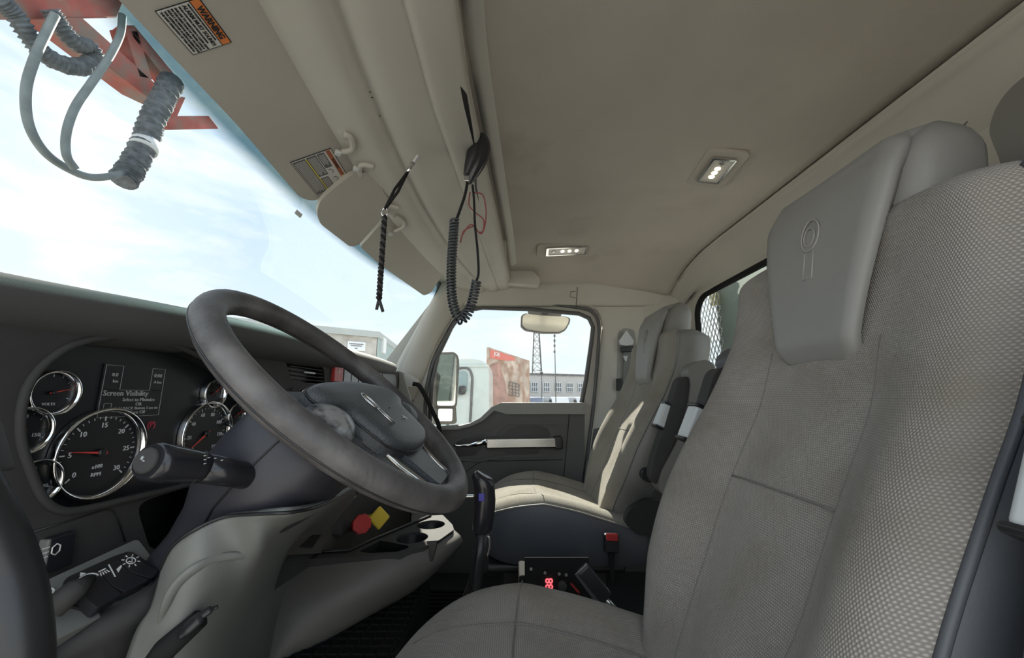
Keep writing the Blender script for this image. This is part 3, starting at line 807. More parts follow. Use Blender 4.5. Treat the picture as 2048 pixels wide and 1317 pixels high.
# hood ridge round the cluster
mb = MB(); mb.tube([p + Vector((0, -.002, 0)) for p in cl_r], .0045, n=8, closed=True); mb.build('cluster_bezel', m_dash, t_dash)
YC = .565
mb = MB(); mb.grid([[p for p in cl_r], [Vector((p.x, YC, p.z)) for p in cl_r]], closed=True, smooth=False); mb.build('cluster_wall', m_black, t_dash)
cs = [Vector((p.x, YC, p.z)) for p in cl_r]; cen = sum(cs, Vector()) / len(cs)
mb = MB(); mb.prism([cen + (p - cen) * 1.03 for p in cs], (0, .01, 0)); mb.build('cluster_face', m_dial, t_dash)
mb = MB(); mb.prism([Vector((p.x, YF + .12, p.z)) for p in bin3], (0, .01, 0)); mb.grid([[p for p in bin3], [Vector((p.x, YF + .12, p.z)) for p in bin3]], closed=True, smooth=False); mb.build('storage_bin', m_black, t_dash)
def facef(u, v, y): return frame(onY(u, v, y), (1, 0, 0), (0, 0, 1))   # local z towards the seat (-Y)
m_needle = mat('red_needle', (.75, .06, .05), .4)
m_print = mat('dial_print', (.62, .64, .66), .5)
def gauge(u, v, R, kind, lo=None, hi=None, title='', nums=(), a0=225, a1=-45, needle=180, major=6, minor=5, small=False):
    q_ = onY(u, v, YC - .009); F_ = frame((q_.x, YC - .001, q_.z), (1, 0, 0), (0, 0, 1))
    g = MB(F_).lathe([(R * .9, .0), (R * .9, .001)], n=48).build('gauge', m_dial, t_dash)
    w = .11 * R if small is False else .17 * R
    MB(F_).lathe([(R * 1.0, 0), (R * 1.0, .008), (R * .975, .0105), (R - w * .5, .010), (R - w, .004), (R - w * 1.05, .0)], n=48, caps=False).build('chrome_ring', m_chrome, g)
    mb = MB(F_); n = major * minor
    for k in range(n + 1):
        a = math.radians(lerp(a0, a1, k / n)); M_ = k % minor == 0
        r1 = R * .80; r0 = r1 - R * (.10 if M_ else .05); 
        mb.bar((r0 * math.cos(a), r0 * math.sin(a), .0015), (r1 * math.cos(a), r1 * math.sin(a), .0015), R * (.028 if M_ else .014), .0004)
    for k, s_ in enumerate(nums):
        a = math.radians(lerp(a0, a1, k / (len(nums) - 1))); rr = R * .60
        if s_: mb.text(s_, F_.inverted() @ F_ @ Matrix.Translation((rr * math.cos(a), rr * math.sin(a), .0015)), R * (.155 if not small else .22))
    if title:
        for i, ln in enumerate(title.split('\n')): mb.text(ln, Matrix.Translation((0, -R * (.30 if not small else .5) - i * R * .17, .0015)), R * (.115 if not small else .17))
    mb.build('dial_print', m_print, g)
    a = math.radians(needle); nl = MB(F_)
    d = Vector((math.cos(a), math.sin(a), 0)); p = Vector((-d.y, d.x, 0))
    nl.prism([d * R * .74 + Vector((0, 0, .004)), p * R * .03 - d * R * .12 + Vector((0, 0, .004)), -p * R * .03 - d * R * .12 + Vector((0, 0, .004))], (0, 0, .0015))
    nl.build('needle', m_needle, g)
    MB(F_).lathe([(R * .09, .002), (R * .09, .006), (R * .05, .008)], n=20).build('needle_hub', m_black, g)
gauge(209, 906, .0605, 'rpm', title='x100\nRPM', nums=('0', '5', '10', '15', '20', '25', '30'), needle=172, major=6, minor=5, a0=222, a1=-42)
gauge(418, 868, .0590, 'speed', nums=('0', '20', '40', '60', '80', '100', '120', '140'), needle=215, major=7, minor=4, a0=225, a1=-45)
gauge(112, 786, .0275, 'volt', small=True, title='VOLTS', nums=(), needle=15, major=2, minor=4, a0=200, a1=-20)
gauge(52, 863, .0275, 'psi', small=True, nums=('', '100', '150'), needle=200, major=2, minor=4, a0=200, a1=-20)
gauge(72, 968, .0275, 'air', small=True, nums=('', '60', '90'), needle=190, major=2, minor=4, a0=200, a1=-20)
gauge(432, 787, .0275, 'fuel', small=True, nums=(), needle=35, major=2, minor=4, a0=200, a1=-20)
gauge(476, 832, .0275, 'temp', small=True, nums=(), needle=30, major=2, minor=4, a0=200, a1=-20)
# message screen
S0 = [onY(u, v, YC - .0012) for u, v in ((214, 778), (333, 781), (346, 826), (238, 830))]
F_ = facef(272, 800, YC - .0015)
m_scr = mat('screen_print', (.42, .42, .42), .5)
mb = MB(F_); W_, H_ = .086, .036
def rect(mb, x0, y0, x1, y1, w=.0005):
    for a, b in (((x0, y0), (x1, y0)), ((x1, y0), (x1, y1)), ((x1, y1), (x0, y1)), ((x0, y1), (x0, y0))): mb.bar((a[0], a[1], .0012), (b[0], b[1], .0012), w, .0004)
rect(mb, -.052, -.024, .040, .014)
rect(mb, -.052, .014, -.028, .048); rect(mb, .018, .014, .040, .048); rect(mb, -.046, -.015, -.036, -.005)
mb.text('Screen Visibility', Matrix.Translation((-.050, .009, .0012)), .0105, 'LEFT')
mb.text('Select to Minimize', Matrix.Translation((.004, .0, .0012)), .0068)
mb.text('OR', Matrix.Translation((.004, -.0065, .0012)), .0068)
mb.text('Hold BACK Button 3 sec to', Matrix.Translation((.002, -.0125, .0012)), .0060)
mb.text('Turn Off', Matrix.Translation((.004, -.0185, .0012)), .0068)
mb.text('0.0', Matrix.Translation((-.038, .035, .0012)), .007); mb.text('km', Matrix.Translation((-.036, .026, .0012)), .006)
mb.text('0:00', Matrix.Translation((.029, .037, .0012)), .008); mb.text('A km', Matrix.Translation((.030, .027, .0012)), .006)
sc_ = MB(F_).prism([(-.054, -.026, 0), (.042, -.026, 0), (.042, .05, 0), (-.054, .05, 0)], (0, 0, .0008)).build('message_screen', mat('screen_glass', (.016, .017, .02), .3), t_dash)
mb.build('screen_text', m_scr, sc_)
# red tell-tale
F2 = facef(303, 850, YC - .0015)
mb = MB(F2); mb.text('(P)', Matrix.Identity(4), .013); mb.build('brake_telltale', mat('telltale_red', (.25, .03, .05), .5, emit=(.5, .03, .06), es=.12), t_dash)
# ------------------------- vent and switches to the right of the column
v0 = [onY(u, v, YF + .03) for u, v in vent]
vb = MB().prism(v0, (0, .01, 0)).build('air_vent', m_black, t_dash)
MB().grid([vent3, [p + Vector((0, .03, 0)) for p in vent3]], closed=True, smooth=False).build('vent_wall', m_black, vb)
c = sum(vent3, Vector()) / len(vent3)
zmin = min(p.z for p in vent3); zmax = max(p.z for p in vent3); xmin = min(p.x for p in vent3); xmax = max(p.x for p in vent3)
mb = MB()
for k in range(5): mb.box((c.x + .005, YF + .012, lerp(zmin + .008, zmax - .008, k / 4)), (xmax - xmin - .02, .018, .0022))
mb.build('vent_slat', m_dash, vb)
mb = MB(); mb.box((c.x, YF + .0, c.z + .004), (.05, .004, .004)); mb.build('vent_slider', m_print, vb)
def rocker(u0, v0, u1, v1, m, name, parent=None, sym=None, y=YF):
    a = onY(u0, v0, y); b = onY(u1, v1, y)
    mb = MB(); mb.box(((a.x + b.x) / 2, y - .004, (a.z + b.z) / 2), (abs(b.x - a.x), .012, abs(b.z - a.z)))
    r = mb.build(name, m, parent or t_dash, bevel=.002)
    if sym:
        mt = MB(frame(((a.x + b.x) / 2, y - .0105, (a.z + b.z) / 2 + abs(a.z - b.z) * .22), (1, 0, 0), (0, 0, 1))); sym(mt); mt.build('symbol', m_white, r)
    return r
MB().prism(rounded([onY(u, v, YF - .001) for u, v in ((657, 728), (760, 742), (775, 762), (772, 788), (672, 768))], .004), (0, .004, 0)).build('switch_panel', m_black, t_dash)
def tri(mt, s=.007):
    for r_ in (s, s * .55):
        P = [Vector((r_ * math.cos(math.radians(a)), r_ * math.sin(math.radians(a)), 0)) for a in (90, 210, 330)]
        for i in range(3): mt.bar(P[i], P[(i + 1) % 3], .0009, .0005)
def bars(mt):
    for k in range(3): mt.bar((-.006, .004 - k * .004, 0), (.006, .004 - k * .004, 0), .0011, .0005)
rocker(664, 733, 679, 765, m_red, 'hazard_switch', sym=tri)
for k in range(5): rocker(683 + k * 15, 736 + k * 4.2, 695 + k * 14.6, 768 + k * 3.2, m_blackg, 'rocker_switch', sym=bars)
# small dial and pin below the vent
F_ = facef(603, 792, YF - .001)
MB(F_).lathe([(.014, 0), (.014, .004), (.012, .005), (.011, .002)], n=28).build('heater_dial', m_black, t_dash)
MB(F_).lathe([(.0145, 0), (.0145, .005), (.013, .006), (.012, .001)], n=28, caps=False).build('dial_ring', m_chrome, t_dash)
MB().tube([onY(584, 776, YF - .004), onY(590, 792, YF - .004)], .003).build('vent_lever', m_dash, t_dash)
# end cap of the dash near the passenger door, with vent
MB().prism(rounded([onX(u, v, 1.84) for u, v in ((792, 742), (805, 745), (822, 805), (838, 880), (800, 880))], .01), (.02, 0, 0)).build('end_cap', m_doorlt, t_dash, bevel=.004)
MB().prism([onY(u, v, YF - .003) for u, v in ((765, 748), (790, 750), (800, 790), (776, 782))], (0, .004, 0)).build('side_vent', m_black, t_dash)
MB().prism([onY(u, v, YF - .002) for u, v in ((700, 778), (770, 790), (775, 840), (700, 830))], (0, .003, 0)).build('radio_face', m_black, t_dash)
# glovebox and lower passenger side
MB().prism(rounded([(x, .50, z) for x, z in ((1.2, -.10), (1.86, -.10), (1.86, -.40), (1.2, -.40))], .02), (0, .04, 0)).build('glovebox', m_dash, t_dash, bevel=.008)
MB().prism(rounded([(x, .64, z) for x, z in ((1.12, -.42), (1.92, -.42), (1.92, -.60), (1.12, -.60))], .02), (0, .06, 0)).build('lower_cover', m_black, t_dash, bevel=.008)

# ------------------------- lower left: panel line, lamp switch and switch pod
MB().tube([onY(u, v, YF - .0008) for u, v in ((62, 1066), (210, 1020), (226, 1022), (235, 1035), (250, 1084))], .001, n=5).build('panel_seam', m_black, t_dash)
a = rocker(85, 1078, 128, 1130, m_blackg, 'work_lamp_switch')
mt = MB(frame(onY(104, 1102, YF - .0108), (1, 0, 0), (0, 0, 1)))
mt.tube([(.0, .003, 0), (.004, .006, 0), (.008, .003, 0), (.008, -.003, 0), (.004, -.006, 0), (0, -.003, 0)], .0007, n=5, closed=True)
for k in range(3): mt.bar((-.003, .005 - k * .005, 0), (-.010, .005 - k * .005, 0), .001, .0005)
mt.build('symbol', m_white, a)
MB().box(onY(86, 1106, YF - .004), (.004, .012, .028)).build('switch_edge', m_knee, a, bevel=.0015)
# pod surface: inclined plate
PN = Vector((-.12, -.62, .78)).normalized(); P0 = onX(205, 1140, .50)
def pod(u, v, h=0): return onP(u, v, P0 + PN * h, PN)
pd = MB().prism(rounded([pod(u, v) for u, v in ((78, 1168), (275, 1078), (322, 1140), (318, 1150), (285, 1192), (95, 1290), (60, 1230))], .006), -PN * .03).build('switch_pod', m_knee, t_dash, bevel=.003)
MB().prism(rounded([pod(u, v, .003) for u, v in ((128, 1158), (230, 1112), (262, 1102), (318, 1140), (300, 1165), (190, 1225), (130, 1210))], .006), -PN * .006).build('pod_recess', m_black, pd, bevel=.002)
def pk(pts, name, dh=.016, sym=None, sp=None):
    o_ = MB().prism(rounded([pod(u, v, dh) for u, v in pts], .004), -PN * (dh - .002)).build(name, m_blackg, pd, bevel=.003)
    if sym:
        c_ = pod(sp[0], sp[1], dh + .0006); xa_ = (pod(sp[0] + 8, sp[1] - 4, dh) - pod(sp[0], sp[1], dh)).normalized()
        mt = MB(frame(c_, xa_, PN.cross(xa_))); sym(mt); mt.build('symbol', m_white, o_)
    return o_
def s_bulb(mt):
    mt.tube([(.0045 * math.cos(g), .0045 * math.sin(g), 0) for g in [2*PI*k/14 for k in range(14)]], .0006, n=5, closed=True)
    for k in range(8):
        g = 2 * PI * k / 8; mt.bar((.0065 * math.cos(g), .0065 * math.sin(g), 0), (.0092 * math.cos(g), .0092 * math.sin(g), 0), .001, .0005)
    mt.tube([(-.0025, .0005, 0), (-.0005, -.0025, 0), (.0045, .005, 0)], .0007, n=5)
def s_dome(mt):
    mt.bar((-.002, -.009, 0), (.002, .009, 0), .0011, .0005)
    mt.bar((-.010, .006, 0), (-.003, .006, 0), .0014, .0005)
    for k in range(4): mt.bar((-.0095 + k * .002, .004, 0), (-.011 + k * .0028, .0, 0), .0008, .0005)
    mt.prism([(.003, -.006, 0), (.010, -.001, 0), (.010, .001, 0), (.004, -.001, 0)], (0, 0, .0005))
def s_arc(mt):
    mt.tube([(.010 * math.cos(g), -.004 + .008 * math.sin(g), 0) for g in [PI * k / 8 for k in range(9)]], .0008, n=5)
    mt.prism([(-.003, .005, 0), (.003, .005, 0), (0, .009, 0)], (0, 0, .0005))
pk([(238, 1118), (262, 1103), (285, 1125), (318, 1142), (305, 1158), (262, 1145)], 'pod_switch', sym=s_bulb, sp=(262, 1122))
pk([(197, 1140), (236, 1119), (260, 1146), (300, 1160), (250, 1185), (222, 1170)], 'pod_switch', sym=s_dome, sp=(224, 1142))
pk([(150, 1168), (195, 1141), (220, 1171), (245, 1188), (195, 1218), (175, 1200)], 'pod_switch', sym=s_arc, sp=(172, 1157))
kb = MB().tube([pod(105, 1218, .012), pod(150, 1180, .028), pod(182, 1160, .022)], [.012, .011, .005], n=12).build('dimmer_knob', m_dash, pd)
c_ = pod(120, 1192, .0016); xa_ = (pod(130, 1202, 0) - pod(110, 1194, 0)).normalized()
MB(frame(c_, xa_, PN.cross(xa_))).text('ON #1', Matrix.Identity(4), .010, bold=.0003).build('pod_text', m_white, pd)
# lower left slanted panels
lp = [(60, 1300, .44), (105, 1215, .455), (200, 1200, .47), (300, 1150, .49)]
rows = [[onX(60, 1300, .435), onX(105, 1285, .45), onX(200, 1238, .475), onX(285, 1196, .50), onX(322, 1150, .515)],
        [onX(60, 1330, .42), onX(105, 1318, .44), onX(200, 1268, .465), onX(285, 1222, .49), onX(316, 1195, .51)],
        [onX(60, 1340, .43), onX(105, 1330, .45), onX(200, 1280, .475), onX(280, 1238, .50), onX(300, 1222, .515)],
        [onX(60, 1480, .42), onX(105, 1470, .44), onX(190, 1440, .465), onX(240, 1400, .50), onX(270, 1380, .52)]]
MB().grid(rows).build('lower_panel', m_dash, t_dash, solid=.01, offs=1)
# ================================================================ steering column, knee panel, console
def T(pts): return [onX(u, v, x) for u, v, x in pts]
t_kn = thing('knee_panel', 'smooth grey-green moulded cover below the steering column', 'panel', (.65, .5, -.85))
rows = [T([(322, 1138, .465), (300, 1215, .465), (268, 1270, .465), (225, 1400, .465)]),
        T([(345, 1093, .455), (345, 1170, .45), (330, 1260, .455), (300, 1400, .46)]),
        T([(390, 1060, .455), (400, 1140, .455), (385, 1240, .465), (350, 1400, .475)]),
        T([(450, 1034, .47), (470, 1110, .485), (440, 1230, .51), (400, 1400, .53)]),
        T([(520, 1028, .468), (525, 1100, .50), (485, 1220, .60), (440, 1400, .63)]),
        T([(590, 1024, .475), (560, 1090, .60), (520, 1200, .74), (470, 1400, .76)]),
        T([(650, 1008, .56), (600, 1065, .74), (550, 1160, .91), (500, 1400, .90)]),
        T([(710, 976, .82), (640, 1040, .93), (575, 1120, 1.02), (525, 1400, 1.0)]),
        T([(715, 990, .97), (668, 1050, 1.10), (620, 1130, 1.25), (590, 1400, 1.30)])]
def dens(rows, n=6):
    R_ = [crom(r, n) for r in rows]; C_ = [crom([r[j] for r in R_], n) for j in range(len(R_[0]))]
    return C_
MB().grid(dens(rows)).build('cover', m_knee, t_kn, solid=.006, offs=1)
MB().tube(crom([Vector(r[0]) + Vector((-.001, 0, 0)) for r in rows], 5), .002, n=6).build('cover_seam', m_black, t_kn)
MB().tube(crom(T([(318, 1260, .462), (330, 1215, .449), (352, 1172, .447), (390, 1138, .452), (435, 1118, .47), (480, 1112, .488), (515, 1114, .506)]), 5), [.002 + .004 * math.sin(PI * k / 30) for k in range(31)], n=10, flat=.5).build('cover_ridge', m_knee, t_kn)
# raised shield shape on the cover
# release lever low on the panel
t_lv = thing('release_lever', 'small black release lever low on the grey knee panel', 'lever', tuple(onX(400, 1240, .45)))
MB().tube(crom(T([(436, 1214, .46), (418, 1222, .455), (396, 1240, .45), (372, 1262, .445), (362, 1268, .445)]), 5), [.003] * 4 + [.006] * 5 + [.010] * 6 + [.008] * 3 + [.004] * 3, flat=.6).build('grip', m_black, t_lv)
MB().tube(T([(400, 1238, .458), (330, 1300, .450), (310, 1330, .450)]), [.010, .012, .012]).build('shaft', m_rubber, t_lv)

t_sc = thing('steering_column', 'dark blue-grey steering column shroud holding the stalk', 'steering column', (.58, .40, -.18))
axis = Vector((0, math.cos(.8635), -math.sin(.8635)))
C0 = Vector((.581, .2396, .0012)); UPW = Vector((0, math.sin(.8635), math.cos(.8635)))
def colring(d, hx, hu, hd, e=.6, n=36, dx=0):
    o_ = C0 + axis * d; out_ = []
    for k in range(n):
        g = 2 * PI * k / n; cx, cy = math.cos(g), math.sin(g)
        a_ = hx * math.copysign(abs(cx) ** e, cx); b_ = (hu if cy > 0 else hd) * math.copysign(abs(cy) ** e, cy)
        out_.append(o_ + Vector((a_ + dx, 0, 0)) + UPW * b_)
    return out_
rings = [colring(.03, .05, .045, .05), colring(.045, .075, .06, .065), colring(.075, .095, .075, .075), colring(.12, .103, .075, .078), colring(.17, .100, .07, .07), colring(.22, .075, .055, .045), colring(.27, .055, .05, .04), colring(.36, .05, .045, .04)]
mb = MB(); mb.grid(rings, closed=True); mb.cap(rings[0]); mb.cap(rings[-1]); sh = mb.build('shroud', m_col, t_sc)
# parting line
ln = [colring(d, hx + .0008, .05, .05)[18] for d, hx in ((.045, .075), (.075, .095), (.12, .103), (.17, .100), (.22, .075))]
MB().tube(ln, .0012, n=5).build('shroud_seam', m_black, t_sc)
# stalk
b0 = onX(520, 955, .485); b1 = onX(470, 946, .46); b2 = onX(405, 935, .435); b3 = onX(295, 922, .395)
stk = [onX(500, 955, .49), onX(470, 950, .475), onX(405, 938, .44)]
st_ = MB().tube([onX(545, 958, .52), onX(500, 953, .49), onX(460, 946, .465), onX(402, 936, .437)], [.017, .0155, .015, .0155], n=24).build('stalk', m_blackg, t_sc)
MB().tube([onX(404, 936, .438), onX(400, 935.5, .436), onX(330, 928, .408), onX(302, 923, .397), onX(296, 922, .394)], [.0155, .0165, .0185, .0185, .016], n=28).build('twist_grip', m_blackg, st_)
MB().tube([onX(302, 923, .397), onX(290, 921.5, .392), onX(286, 921, .390)], [.0125, .0125, .010], n=24).build('end_button', m_dash, st_)
mb = MB().tube([onX(530, 956, .505), onX(508, 954, .495)], [.032, .024], n=20); mb.build('stalk_boot', m_col, t_sc)
# ring and printed marks on the grip
MB().tube([onX(399, 935.5, .4355), onX(396, 935, .4345)], [.0172, .0172], n=28).build('grip_ring', m_dash, st_)
mb = MB()
for (u, v) in ((418, 916), (431, 917), (444, 921)):
    p = onX(u, v, .43); mb.box(p, (.002, .0012, .0006)); 
for v in (912, 920, 928): mb.box(onX(410, v, .423), (.0025, .0008, .0008))
mb.build('stalk_marks', m_white, st_)
dd = (onX(286, 921, .390) - onX(302, 923, .397)).normalized()
o_ = onX(286, 921, .390) + dd * .0005; xx = Vector((0, 0, 1)).cross(dd).normalized()
mt = MB(frame(o_, -xx if False else xx, dd.cross(xx)))
mt.text('*-', Matrix.Identity(4), .009); mt.build('button_symbol', m_print, st_)

# ================================================================ steering wheel
t_sw = thing('steering_wheel', 'large worn grey leather steering wheel tilted over the dashboard', 'steering wheel', tuple(C0))
FW = frame(C0, (1, 0, 0), tuple(UPW))     # local z = towards the driver
def wring(R, n=96): return [(R * math.cos(2 * PI * k / n), R * math.sin(2 * PI * k / n), 0) for k in range(n)]
MB(FW).tube(wring(.2076), .0176, n=20, closed=True).build('rim', m_leather, t_sw)
MB(FW).tube([((.2076 + .0176 * .93) * math.cos(g), (.2076 + .0176 * .93) * math.sin(g), -.0176 * .38) for g in [2 * PI * k / 120 for k in range(120)]], .0011, n=6, closed=True).build('rim_seam', m_black, t_sw)
# stitching on the inner side
mb = MB(FW); n = 150
for k in range(n):
    g = 2 * PI * k / n; r_ = .2076 - .0176 * .80; z_ = -.0176 * .58
    p = Vector((r_ * math.cos(g), r_ * math.sin(g), z_)); tg = Vector((-math.sin(g), math.cos(g), 0))
    mb.bar(p - tg * .0026, p + tg * .0026, .0012, .001)
mb.build('rim_stitching', m_black, t_sw)
# back plate with the spokes
out2 = rounded([(-.19, .012, 0), (-.13, .010, 0), (-.06, .014, 0), (.06, .014, 0), (.13, .010, 0), (.19, .010, 0), (.192, -.035, 0), (.125, -.055, 0), (.075, -.10, 0), (.055, -.19, 0), (.0, -.198, 0), (-.055, -.19, 0), (-.075, -.10, 0), (-.125, -.055, 0), (-.192, -.035, 0)], .025)
MB(FW).prism([p + Vector((0, 0, -.016)) for p in out2], (0, 0, .014)).build('spoke_plate', m_hub, t_sw, bevel=.005, seg=3)
# silver edges of the lower spoke
for s_ in (-1, 1): MB(FW).tube([(s_ * .082, -.095, .0), (s_ * .072, -.13, -.002), (s_ * .06, -.165, -.002), (s_ * .064, -.19, 0)], [.003, .004, .0045, .003], n=8).build('spoke_trim', m_satin, t_sw)
MB(FW).prism(rounded([(-.045, -.115, -.004), (.045, -.115, -.004), (.035, -.185, -.004), (-.035, -.185, -.004)], .01), (0, 0, .008)).build('lower_spoke', m_hub, t_sw, bevel=.004)
# airbag pad, domed
def padring(k, h):
    P = [(-.150, -.008), (-.125, .003), (-.06, .011), (0, .013), (.06, .011), (.125, .003), (.146, -.008), (.142, -.028), (.108, -.045), (.098, -.078), (.085, -.108), (.04, -.124), (0, -.127), (-.04, -.124), (-.085, -.108), (-.098, -.078), (-.108, -.045), (-.146, -.028)]
    return crom([(x * k, -.055 + (y + .055) * k, h) for x, y in P], 4, closed=True)
mb = MB(FW); rr = [padring(1.0, -.004), padring(1.0, .012), padring(.985, .017), padring(.93, .021), padring(.8, .0235), padring(.55, .025), padring(.25, .0255), padring(.02, .0255)]
mb.grid(rr, closed=True); mb.build('airbag_cover', m_hub, t_sw)
MB(FW).tube(padring(1.008, .010), .0014, n=6, closed=True).build('cover_seam', m_black, t_sw)
m_thumb = mat('scuffed_silver_black', (.45, .46, .48), .35, .6, bump=.5, bscale=90, dirt=(.05, .05, .055), dscale=40, dlo=.42, dhi=.6)
# thumb controls, left and right
for s_ in (-1, 1):
    mb = MB(FW); mb.ell((s_ * .146, -.050, .002), (.040, .030, .018), 20, 10); c_ = mb.build('thumb_control', m_thumb if s_ < 0 else m_hub, t_sw)
# emblem: oval with tail
mb = MB(FW @ Matrix.Translation((-.050, -.040, .0262)) @ Matrix.Rotation(PI / 2 * 0, 4, 'Z'))
mb.tube([(.010 * math.cos(g), .016 * math.sin(g), 0) for g in [2 * PI * k / 28 for k in range(28)]], .0009, n=6, closed=True)
mb.tube([(.005 * math.cos(g), .011 * math.sin(g), 0) for g in [2 * PI * k / 28 for k in range(28)]], .0007, n=6, closed=True)
mb.tube([(-.004, -.016, 0), (-.004, -.045, 0), (.004, -.045, 0), (.004, -.016, 0)], .0009, n=6)
mb.build('emblem', m_chrome, t_sw)
mb = MB(FW); mb.bar((.012, -.078, .0262), (.026, -.078, .0262), .0012, .0008); mb.bar((.019, -.074, .0262), (.024, -.082, .0262), .0012, .0008); mb.build('cover_mark', m_print, t_sw)

# ================================================================ centre console with cup holders
t_cc = thing('cup_holder_console', 'grey centre console tray with two cup holders below the dashboard', 'console', (1.2, .4, -.85))
ZT = -.42
def tz(u, v, z=ZT): return onZ(u, v, z)
tray_o = [(560, 1112), (590, 1104), (700, 1100), (742, 1080), (780, 1062), (862, 1030), (884, 1029), (905, 1050), (908, 1060), (880, 1080), (848, 1094), (800, 1107), (740, 1112), (600, 1120)]
ho1 = [tz(*p) for p in ((888, 1050), (880, 1058), (862, 1061), (845, 1060), (833, 1054), (830, 1046), (840, 1040), (860, 1039), (878, 1042))]
def circ_from(u, v, R, z=ZT, n=32):
    c = onZ(u, v, z); return c, [c + Vector((R * math.cos(2 * PI * k / n), R * math.sin(2 * PI * k / n), 0)) for k in range(n)]
c1, h1 = circ_from(862, 1050, .046)
c2, h2 = circ_from(824, 1076, .048)
slot = rounded([tz(u, v) for u, v in ((718, 1104), (760, 1082), (775, 1084), (815, 1092), (818, 1096), (795, 1104), (740, 1107))], .006)
tr = MB().prism(rounded([tz(u, v) for u, v in tray_o], .01), (0, 0, -.02), holes=[h1, h2, slot]).build('tray_top', m_dash, t_cc, bevel=.003)
for c_, h_, rr_ in ((c1, h1, .046), (c2, h2, .048)):
    MB().lathe([(rr_ + .0005, 0), (rr_ * .93, -.06), (rr_ * .6, -.07), (.001, -.07)], o=c_, n=32, caps=False).build('cup_holder', m_black, t_cc)
MB().grid([slot, [p + Vector((0, 0, -.05)) for p in slot]], closed=True, smooth=False).cap([p + Vector((0, 0, -.05)) for p in slot]).build('coin_slot', m_black, t_cc)
top = [(545, 1128), (600, 1122), (700, 1119), (790, 1113), (850, 1098), (885, 1082), (910, 1062)]
bot = [(505, 1400, 1.0), (560, 1330, 1.02), (640, 1290, 1.08), (740, 1232, 1.18), (815, 1188, 1.26), (865, 1145, 1.33), (906, 1103, 1.40)]
mid = []
rows = []
for (a, b), (c, d, x) in zip(top, bot):
    p = onZ(a, b, ZT - .008); q = onX(c, d, x); pp = onZ(a, b - 4, ZT - .001) + Vector((.012, .01, 0)); m_ = (p + q) / 2 + Vector((-.03, -.03, 0)); m2 = lerp(p, q, .2) + Vector((-.02, -.025, .0))
    rows.append([pp, p, m2, m_, q, q + Vector((.12, .10, .0))])
MB().grid(dens(rows, 4)).build('side_fascia', mat('warm_grey_plastic', (.14, .134, .124), .55, bump=.25, bscale=600, var=.08, vscale=6, bdist=.0005), t_cc)
# notch bracket at the tray end
MB().prism([onX(u, v, onZ(850, 1090, ZT).x - .012) for u, v in ((852, 1084), (875, 1082), (872, 1100), (864, 1125), (858, 1122), (858, 1098))], (.004, .0, 0)).build('latch', m_black, t_cc, bevel=.002)
# back wall behind the tray
YK = .52
MB().prism([onY(u, v, YK) for u, v in ((560, 1112), (700, 985), (880, 985), (905, 1010), (850, 1040), (742, 1082), (700, 1104))], (0, .02, 0)).build('brake_valve_panel', mat('brownish_panel', (.085, .078, .072), .65, bump=.2, bscale=500, bdist=.0005), t_cc)
MB().tube([onZ(u, v, ZT + .004) for u, v in ((560, 1108), (700, 1101), (742, 1081), (862, 1031))], .004, n=8).build('tray_rim', m_black, t_cc)
MB().prism([onY(u, v, YK - .003) for u, v in ((600, 1095), (650, 1050), (640, 1075), (625, 1096))], (0, .002, 0)).build('panel_recess', m_black, t_cc)
def knob(u0, v0, u1, v1, yk, m, name, square):
    a = onY(u0, v0, YK - .005); b = onY(u1, v1, yk); ax = (b - a).normalized()
    M_ = Matrix.Translation(a) @ ax.to_track_quat('Z', 'Y').to_matrix().to_4x4(); L_ = (b - a).length
    k_ = MB(M_).lathe([(.014, 0), (.013, L_ * .8)], n=20).build(name, m, t_cc)
    if square: MB(M_ @ Matrix.Rotation(math.radians(40), 4, 'Z')).box((0, 0, L_ * .9), (.052, .052, .012)).build('knob_head', m, k_, bevel=.008, seg=3)
    else: MB(M_).prism([(r_ * math.cos(g), r_ * math.sin(g), L_ * .8) for g, r_ in [(2 * PI * k / 16, .029 if k % 2 else .026) for k in range(16)]], (0, 0, .016)).build('knob_head', m, k_, bevel=.003)
knob(703, 1053, 727, 1048, .44, m_red, 'trailer_brake_knob', False)
knob(728, 1040, 762, 1036, .42, m_yel, 'parking_brake_knob', True)

# ================================================================ shifter
t_sh = thing('gear_shifter', 'tall black gear shifter between the two seats', 'gear lever', (1.0, .06, -.85))
sx = 1.0
mb = MB(); R_ = []
for (u, v, w) in ((964, 948, .012), (966, 951, .023), (966, 960, .028), (969, 975, .0255), (970, 1000, .026), (968, 1030, .0255), (965, 1058, .024), (964, 1064, .021)):
    p = onX(u, v, sx); R_.append([p + Vector((w * .9 * math.cos(g), w * math.sin(g), (.008 * math.sin(g) if v < 965 else 0))) for g in [2 * PI * k / 24 for k in range(24)]])
mb.grid(R_, closed=True); mb.cap(R_[0]); mb.cap(R_[-1]); mb.build('grip', m_blackg, t_sh)
MB().box(onX(963, 995, sx - .022), (.004, .014, .018)).build('button', mat('blue_button', (.04, .04, .35), .4), t_sh, bevel=.001)
MB().bar(onX(932, 993, sx), onX(948, 993, sx), .012, .006).build('trigger', m_satin, t_sh, bevel=.002)
MB().tube([onX(964, 1060, sx), onX(958, 1120, sx), onX(950, 1200, sx), Vector((sx, onX(948, 1230, sx).y, -.84))], [.016, .014, .013, .013], n=14).build('shaft', m_black, t_sh)
mb = MB()
for k in range(5): mb.tube(crom([onX(955 + k * 2, 1066, sx - .01), onX(950 - k * 2, 1110, sx - .015), onX(940 + k * 3, 1160, sx), onX(925 + k * 7, 1200, sx)], 5), .0025, n=6)
mb.build('hose_bundle', m_rubber, t_sh)
